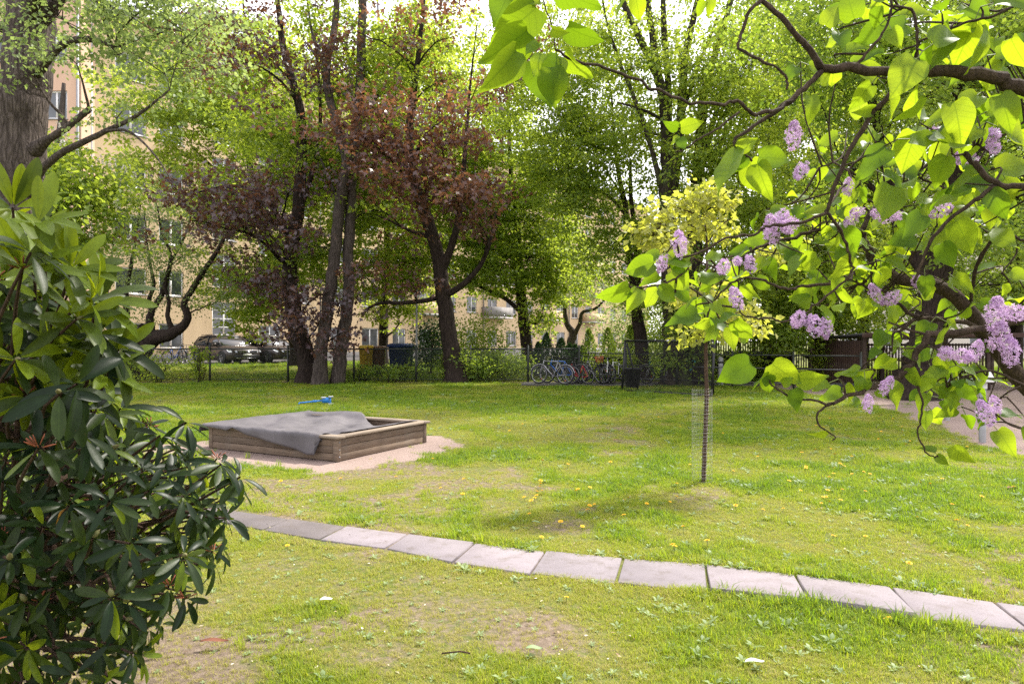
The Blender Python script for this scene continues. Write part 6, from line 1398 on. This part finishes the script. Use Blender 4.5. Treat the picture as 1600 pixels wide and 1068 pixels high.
# ------------------------------------------------------------------ grass, weeds, dandelions, litter
def scatter(name, label, cat, pts, rot, scl, idx, tint, protos):
    me = bpy.data.meshes.new(name); me.vertices.add(len(pts)); me.vertices.foreach_set('co', np.asarray(pts, np.float32).ravel())
    for k, t, a, f in (('rot', 'FLOAT_VECTOR', rot, 'vector'), ('scl', 'FLOAT', scl, 'value'), ('tint', 'FLOAT', tint, 'value'), ('pick', 'INT', idx, 'value')):
        at = me.attributes.new(k, t, 'POINT'); at.data.foreach_set(f, np.asarray(a, np.int32 if t == 'INT' else np.float32).ravel())
    o = link(name, me); tag(o, label, cat, kind='stuff')
    coll = bpy.data.collections.new(name + '_kinds')
    for p in protos: coll.objects.link(p)
    ng = bpy.data.node_groups.new(name, 'GeometryNodeTree')
    ng.interface.new_socket('Geometry', in_out='INPUT', socket_type='NodeSocketGeometry'); ng.interface.new_socket('Geometry', in_out='OUTPUT', socket_type='NodeSocketGeometry')
    n, l = ng.nodes, ng.links
    gi, go = n.new('NodeGroupInput'), n.new('NodeGroupOutput'); ip = n.new('GeometryNodeInstanceOnPoints'); ci = n.new('GeometryNodeCollectionInfo')
    ci.inputs[0].default_value = coll; ci.inputs['Separate Children'].default_value = True; ci.inputs['Reset Children'].default_value = True
    def na(k, t): q = n.new('GeometryNodeInputNamedAttribute'); q.data_type = t; q.inputs[0].default_value = k; return q.outputs[0]
    l.new(gi.outputs[0], ip.inputs['Points']); l.new(ci.outputs[0], ip.inputs['Instance']); ip.inputs['Pick Instance'].default_value = True
    l.new(na('pick', 'INT'), ip.inputs['Instance Index']); l.new(na('rot', 'FLOAT_VECTOR'), ip.inputs['Rotation']); l.new(na('scl', 'FLOAT'), ip.inputs['Scale'])
    l.new(ip.outputs[0], go.inputs[0])
    md = o.modifiers.new('scatter', 'NODES'); md.node_group = ng
    return o
def blade_mat(name, stops, tstops, tfac=.4):
    m, nt, b = new_mat(name); ti = attr(nt, 'tint', 'INSTANCER').outputs['Fac']; lo = attr(nt, 'btint').outputs['Fac']
    f = math_(nt, 'ADD', ti, math_(nt, 'MULTIPLY', math_(nt, 'SUBTRACT', lo, .5), .5), True)
    nt.links.new(ramp(nt, f, stops), b.inputs['Base Color']); b.inputs['Roughness'].default_value = .55; b.inputs['Specular IOR Level'].default_value = .3
    tr = N(nt, 'ShaderNodeBsdfTranslucent'); nt.links.new(ramp(nt, f, tstops), tr.inputs[0]); mx = N(nt, 'ShaderNodeMixShader'); mx.inputs[0].default_value = tfac
    nt.links.new(b.outputs[0], mx.inputs[1]); nt.links.new(tr.outputs[0], mx.inputs[2]); nt.links.new(mx.outputs[0], nt.nodes['Material Output'].inputs[0]); return m
M['blade'] = blade_mat('grass_blade', [(0, (.085, .155, .014)), (.45, (.18, .245, .02)), (.75, (.29, .31, .03)), (1, (.40, .34, .13))], [(0, (.22, .40, .014)), (.45, (.42, .56, .022)), (.75, (.56, .6, .045)), (1, (.48, .42, .15))])
M['weed'] = blade_mat('weed_leaf', [(0, (.09, .15, .05)), (1, (.24, .31, .14))], [(0, (.22, .36, .06)), (1, (.4, .5, .16))], .3)
def tuft(seed, n, h, spread_, w, lean, mat):
    rg = np.random.default_rng(seed); V, F4, F3, T = [], [], [], []; k = 0
    for i in range(n):
        a = rg.uniform(0, 6.28); r = spread_ * math.sqrt(rg.random()); b0 = np.array([r * math.cos(rg.uniform(0, 6.28)), r * math.sin(rg.uniform(0, 6.28)), -.004]); hh = h * rg.uniform(.45, 1.15)
        d = np.array([math.cos(a), math.sin(a), 0]); sd = np.array([-d[1], d[0], 0]) * w * rg.uniform(.7, 1.2); ln = lean * rg.uniform(.2, 1.3)
        m1 = b0 + d * ln * hh * .35 + np.array([0, 0, hh * .6]); tp = b0 + d * ln * hh + np.array([0, 0, hh * (1 - .25 * ln)])
        V += [b0 - sd, b0 + sd, m1 + sd * .8, m1 - sd * .8, tp]; F4.append((k, k + 1, k + 2, k + 3)); F3.append((k + 3, k + 2, k + 4)); T += [rg.random()] * 5; k += 5
    return bpy.data.objects.new('grass_kind_%02d' % seed, make_mesh('tuft', np.array(V), [np.array(F4), np.array(F3)], [mat], False, {'btint': np.array(T)}))
def rosette(seed, n, L, mat):
    rg = np.random.default_rng(seed); V, F, T = [], [], []; k = 0
    for i in range(n):
        a = i / n * 6.28 + rg.uniform(-.3, .3); l = L * rg.uniform(.6, 1.15); el = rg.uniform(.1, .9); d = np.array([math.cos(a) * math.cos(el), math.sin(a) * math.cos(el), math.sin(el)]); sd = np.array([-math.sin(a), math.cos(a), 0]) * l * .16
        V += [(0, 0, 0), d * l * .5 - sd, d * l * .55 + np.array([0, 0, -.01]) * 0, d * l * .5 + sd, d * l + np.array([0, 0, -l * .3])]; F += [(k, k + 1, k + 2), (k, k + 2, k + 3), (k + 1, k + 4, k + 2), (k + 2, k + 4, k + 3)]; T += [rg.random()] * 5; k += 5
    return bpy.data.objects.new('weed_kind_%02d' % seed, make_mesh('rosette', np.array(V), [np.array(F)], [mat], False, {'btint': np.array(T)}))
protos = [tuft(k, 18, .05, .05, .0023, .8, M['blade']) for k in range(3)] + [tuft(5, 14, .085, .03, .0026, .7, M['blade']), tuft(6, 20, .032, .055, .0024, 1.1, M['blade'])] + [rosette(9, 8, .085, M['weed']), rosette(10, 6, .06, M['weed'])]
def grass_points(y0, y1, dens, sc):
    n = int(dens * (y1 - y0) * 2 * (.81 * (y0 + y1) / 2 + 1.6)); y = U(y0, y1, n) if y1 - y0 < 3 else np.sqrt(U(y0 ** 2, y1 ** 2, n)); x = U(-1, 1, n) * (.81 * y + 1.6)
    bare = bare_mask(x, y); sd = sand_mask(x, y); pd = path_dist(x, y)
    lx, ly = sb_local(x, y)
    keep = (rng.random(n) < 1 - .78 * bare) & (rng.random(n) < (1 - sd) ** 2 + .012) & (pd > .20 + .05 * rng.random(n)) & ~((np.abs(lx) < SB_X + .02) & (np.abs(ly) < SB_Y + .02))
    keep &= ~((y > 23.2) & (x > .3) & (x < 8.8) & (y < 25.5)); keep &= ((x - FA[0]) * FN[0] + (y - FA[1]) * FN[1] > 7.3)
    x, y, bare, pd = x[keep], y[keep], bare[keep], pd[keep]; m_ = len(x)
    n1 = fnoise(x * .55, y * .55, 91, 3); n2 = fnoise(x * 2.4, y * 2.4, 97, 3)
    lush = np.clip((n1 - .5) * 2.4 + (n2 - .5) * 1.6 + .5, 0, 1)
    near = 1 - sstep(4.2, 7, y)
    lush = np.clip(lush - .22 * near, 0, 1)
    tint = np.clip(.80 - .58 * lush + .22 * bare + U(-.14, .14, m_) - .10 * sstep(12, 22, y), 0, 1)
    s = sc * (.62 + .6 * lush) * U(.7, 1.3, m_) * (1 - .3 * bare) * (1 + .5 * np.exp(-((pd - .3) / .1) ** 2))
    pick = rng.choice([0, 1, 2, 3, 4, 5, 6], m_, p=[.235, .235, .235, .085, .178, .012, .02]); pick = np.where((lush < .3) & (pick == 3), 4, pick)
    z = ground_z(x, y); rot = np.stack([U(-.15, .15, m_), U(-.15, .15, m_), U(0, 6.28, m_)], 1)
    return np.stack([x, y, z], 1), rot, s, pick, tint
parts_ = [grass_points(2.4, 5, 2300, .72), grass_points(5, 8, 1250, .8), grass_points(8, 14, 520, .95), grass_points(14, 26, 150, 1.35), grass_points(26, 38, 50, 2.2)]
scatter('lawn_grass', 'short patchy lawn grass with weeds', 'grass', *[np.concatenate([p[k] for p in parts_]) for k in range(5)], protos)

M['dandelion'] = plain('dandelion', (.75, .47, .01), (.62, .34, .01), .7, scale=60)
M['stalk'] = plain('stalk', (.16, .2, .06), None, .6)
def dandelion_mesh():
    mb = MB(); mb.tube([(0, 0, -.01), (.004, 0, .03), (.006, 0, .052)], .0018, 5)
    st = mb.mesh('stalk', M['stalk']); V, F = [], []; k = 0; rg = np.random.default_rng(4)
    for rr, el, n in ((.017, .15, 14), (.012, .6, 10), (.006, 1.1, 6)):
        for i in range(n):
            a = i / n * 6.283 + rr * 90; d = np.array([math.cos(a) * math.cos(el), math.sin(a) * math.cos(el), math.sin(el)]); sd = np.array([-math.sin(a), math.cos(a), 0]) * .0035
            V += [np.array([.006, 0, .052]) + d * .002, np.array([.006, 0, .052]) + d * rr - sd, np.array([.006, 0, .052]) + d * rr + sd]; F.append((k, k + 1, k + 2)); k += 3
    return make_mesh('dandelion', np.array(V), [np.array(F)], [M['dandelion']]), st
dm, ds = dandelion_mesh(); cnt = 0; tries = 0
near_d = [(902, 775), (905, 772), (841, 768), (838, 774), (875, 820), (844, 845), (450, 858), (600, 866), (885, 940), (1393, 975), (1300, 842), (1307, 920), (1310, 905), (1420, 890), (1250, 770), (1292, 782), (1296, 790), (1055, 780), (1150, 800), (1190, 802), (1225, 800), (1057, 762), (1585, 765)]
while cnt < 150 and tries < 6000:
    tries += 1
    if tries <= len(near_d): p = G(*near_d[tries - 1])
    else:
        px, py = U(820, 1600), 640 + (U(0, 1) ** 1.4) * 230
        if U(0, 1) < .12: px, py = U(300, 1000), U(615, 800)
        p = G(px, py)
        if fnoise(np.array([p[0] * .5]), np.array([p[1] * .5]), 61)[0] < U(.35, .6): continue
    x, y = p[0], p[1]
    if sand_mask(np.array([x]), np.array([y]))[0] > .3 or path_dist(np.array([x]), np.array([y]))[0] < .3: continue
    o = link('dandelion', dm); o.location = (x, y, float(ground_z(x, y))); o.rotation_euler = (U(-.3, .3), U(-.3, .3), U(0, 6.28)); s = U(.85, 1.3); o.scale = (s, s, s * U(.6, 1.1))
    tag(o, 'yellow dandelion blooming in the lawn', 'flower', 'dandelions in the lawn'); link('stalk', ds, o, True); cnt += 1
# fallen bits
nf = 9000; fy = np.sqrt(U(2.5 ** 2, 11 ** 2, nf)); fx = U(-.8, .8, nf) * fy
kp = (sand_mask(fx, fy) < .9) & (rng.random(nf) < .45 + .55 * bare_mask(fx, fy)); fx, fy = fx[kp], fy[kp]; nf = len(fx)
pd_ = path_dist(fx, fy); fz = ground_z(fx, fy) + U(.004, .022, nf); fz = np.where(pd_ < .3, .016, fz)
kp = (pd_ > .3) | (rng.random(nf) < .12); fx, fy, fz = fx[kp], fy[kp], fz[kp]; nf = len(fx)
fn = rng.normal(size=(nf, 3)) * .35 + np.array([0, 0, 1.0]); fd = rng.normal(size=(nf, 3)) * np.array([1, 1, .15]); fl = U(.006, .028, nf)
V, Fs, k = leaf_cloud(np.stack([fx, fy, fz], 1), fd, fn, fl, fl * U(.25, .9, nf), QUAD)
m, nt, b = new_mat('lawn_debris'); nt.links.new(ramp(nt, attr(nt, 'tint').outputs['Fac'], [(0, (.07, .04, .025)), (.35, (.2, .12, .07)), (.7, (.36, .27, .16)), (.93, (.5, .44, .32)), (1, (.7, .68, .62))]), b.inputs['Base Color']); b.inputs['Roughness'].default_value = .8
tag(link('lawn_debris', make_mesh('lawn_debris', V, Fs, [m], False, {'tint': np.repeat(U(0, 1, nf), k)})), 'dry leaf bits and bud scales strewn over the lawn', 'debris', kind='stuff')
M['litter_white'] = plain('litter_white', (.72, .72, .68), None, .7); M['litter_brown'] = plain('litter_brown', (.2, .07, .035), (.12, .04, .02), .8); M['litter_green'] = plain('litter_green', (.2, .28, .12), None, .7)
def scrap(name, label, cat, px, py, L, W, mat, rz):
    p = G(px, py); V = []; n = 7
    for i in range(n):
        t = i / (n - 1); w = W * math.sin(math.pi * min(.98, max(.05, t))) ** .6 / 2
        for c in (-1, 0, 1): V.append((L * (t - .5), c * w, .030 + .005 * math.sin(t * 5) + .006 * abs(c)))
    F = [(i * 3 + j, (i + 1) * 3 + j, (i + 1) * 3 + j + 1, i * 3 + j + 1) for i in range(n - 1) for j in range(2)]
    o = link(name, make_mesh(name, np.array(V), [np.array(F)], [mat], True)); o.location = (p[0], p[1], 0); o.rotation_euler = (U(-.1, .1), 0, rz); tag(o, label, cat)
scrap('white_petal', 'white crumpled petal lying on the grass at lower left', 'petal', 510, 944, .07, .045, M['litter_white'], .5)
scrap('white_petal', 'long pale petal lying on the grass at the bottom right', 'petal', 1180, 1043, .09, .035, M['litter_white'], .1)
scrap('brown_leaf', 'curled red-brown dead leaf beside the rhododendron', 'leaf', 335, 1010, .13, .035, M['litter_brown'], .15)
scrap('fallen_leaf', 'pale green fallen leaf on the bare patch in the foreground', 'leaf', 835, 1022, .08, .04, M['litter_green'], .1)
scrap('fallen_leaf', 'grey-green fallen leaf on the lawn above the path', 'leaf', 838, 821, .07, .04, M['litter_green'], .0)
scrap('dark_leaf', 'dark fallen leaf on the lawn at the right edge', 'leaf', 1582, 766, .12, .07, M['litter_brown'], .3)
scrap('brown_leaf', 'dark fallen leaf on the lawn above the sandbox right side', 'leaf', 965, 690, .15, .08, M['litter_brown'], .4)
mb = MB().tube([G(690, 1020, .03), G(720, 1017, .035), G(735, 1020, .03)], .004, 5); tag(mb.obj('dry_twig', M['bark_rhodo']), 'thin dry twig on the bare patch in the foreground', 'twig')
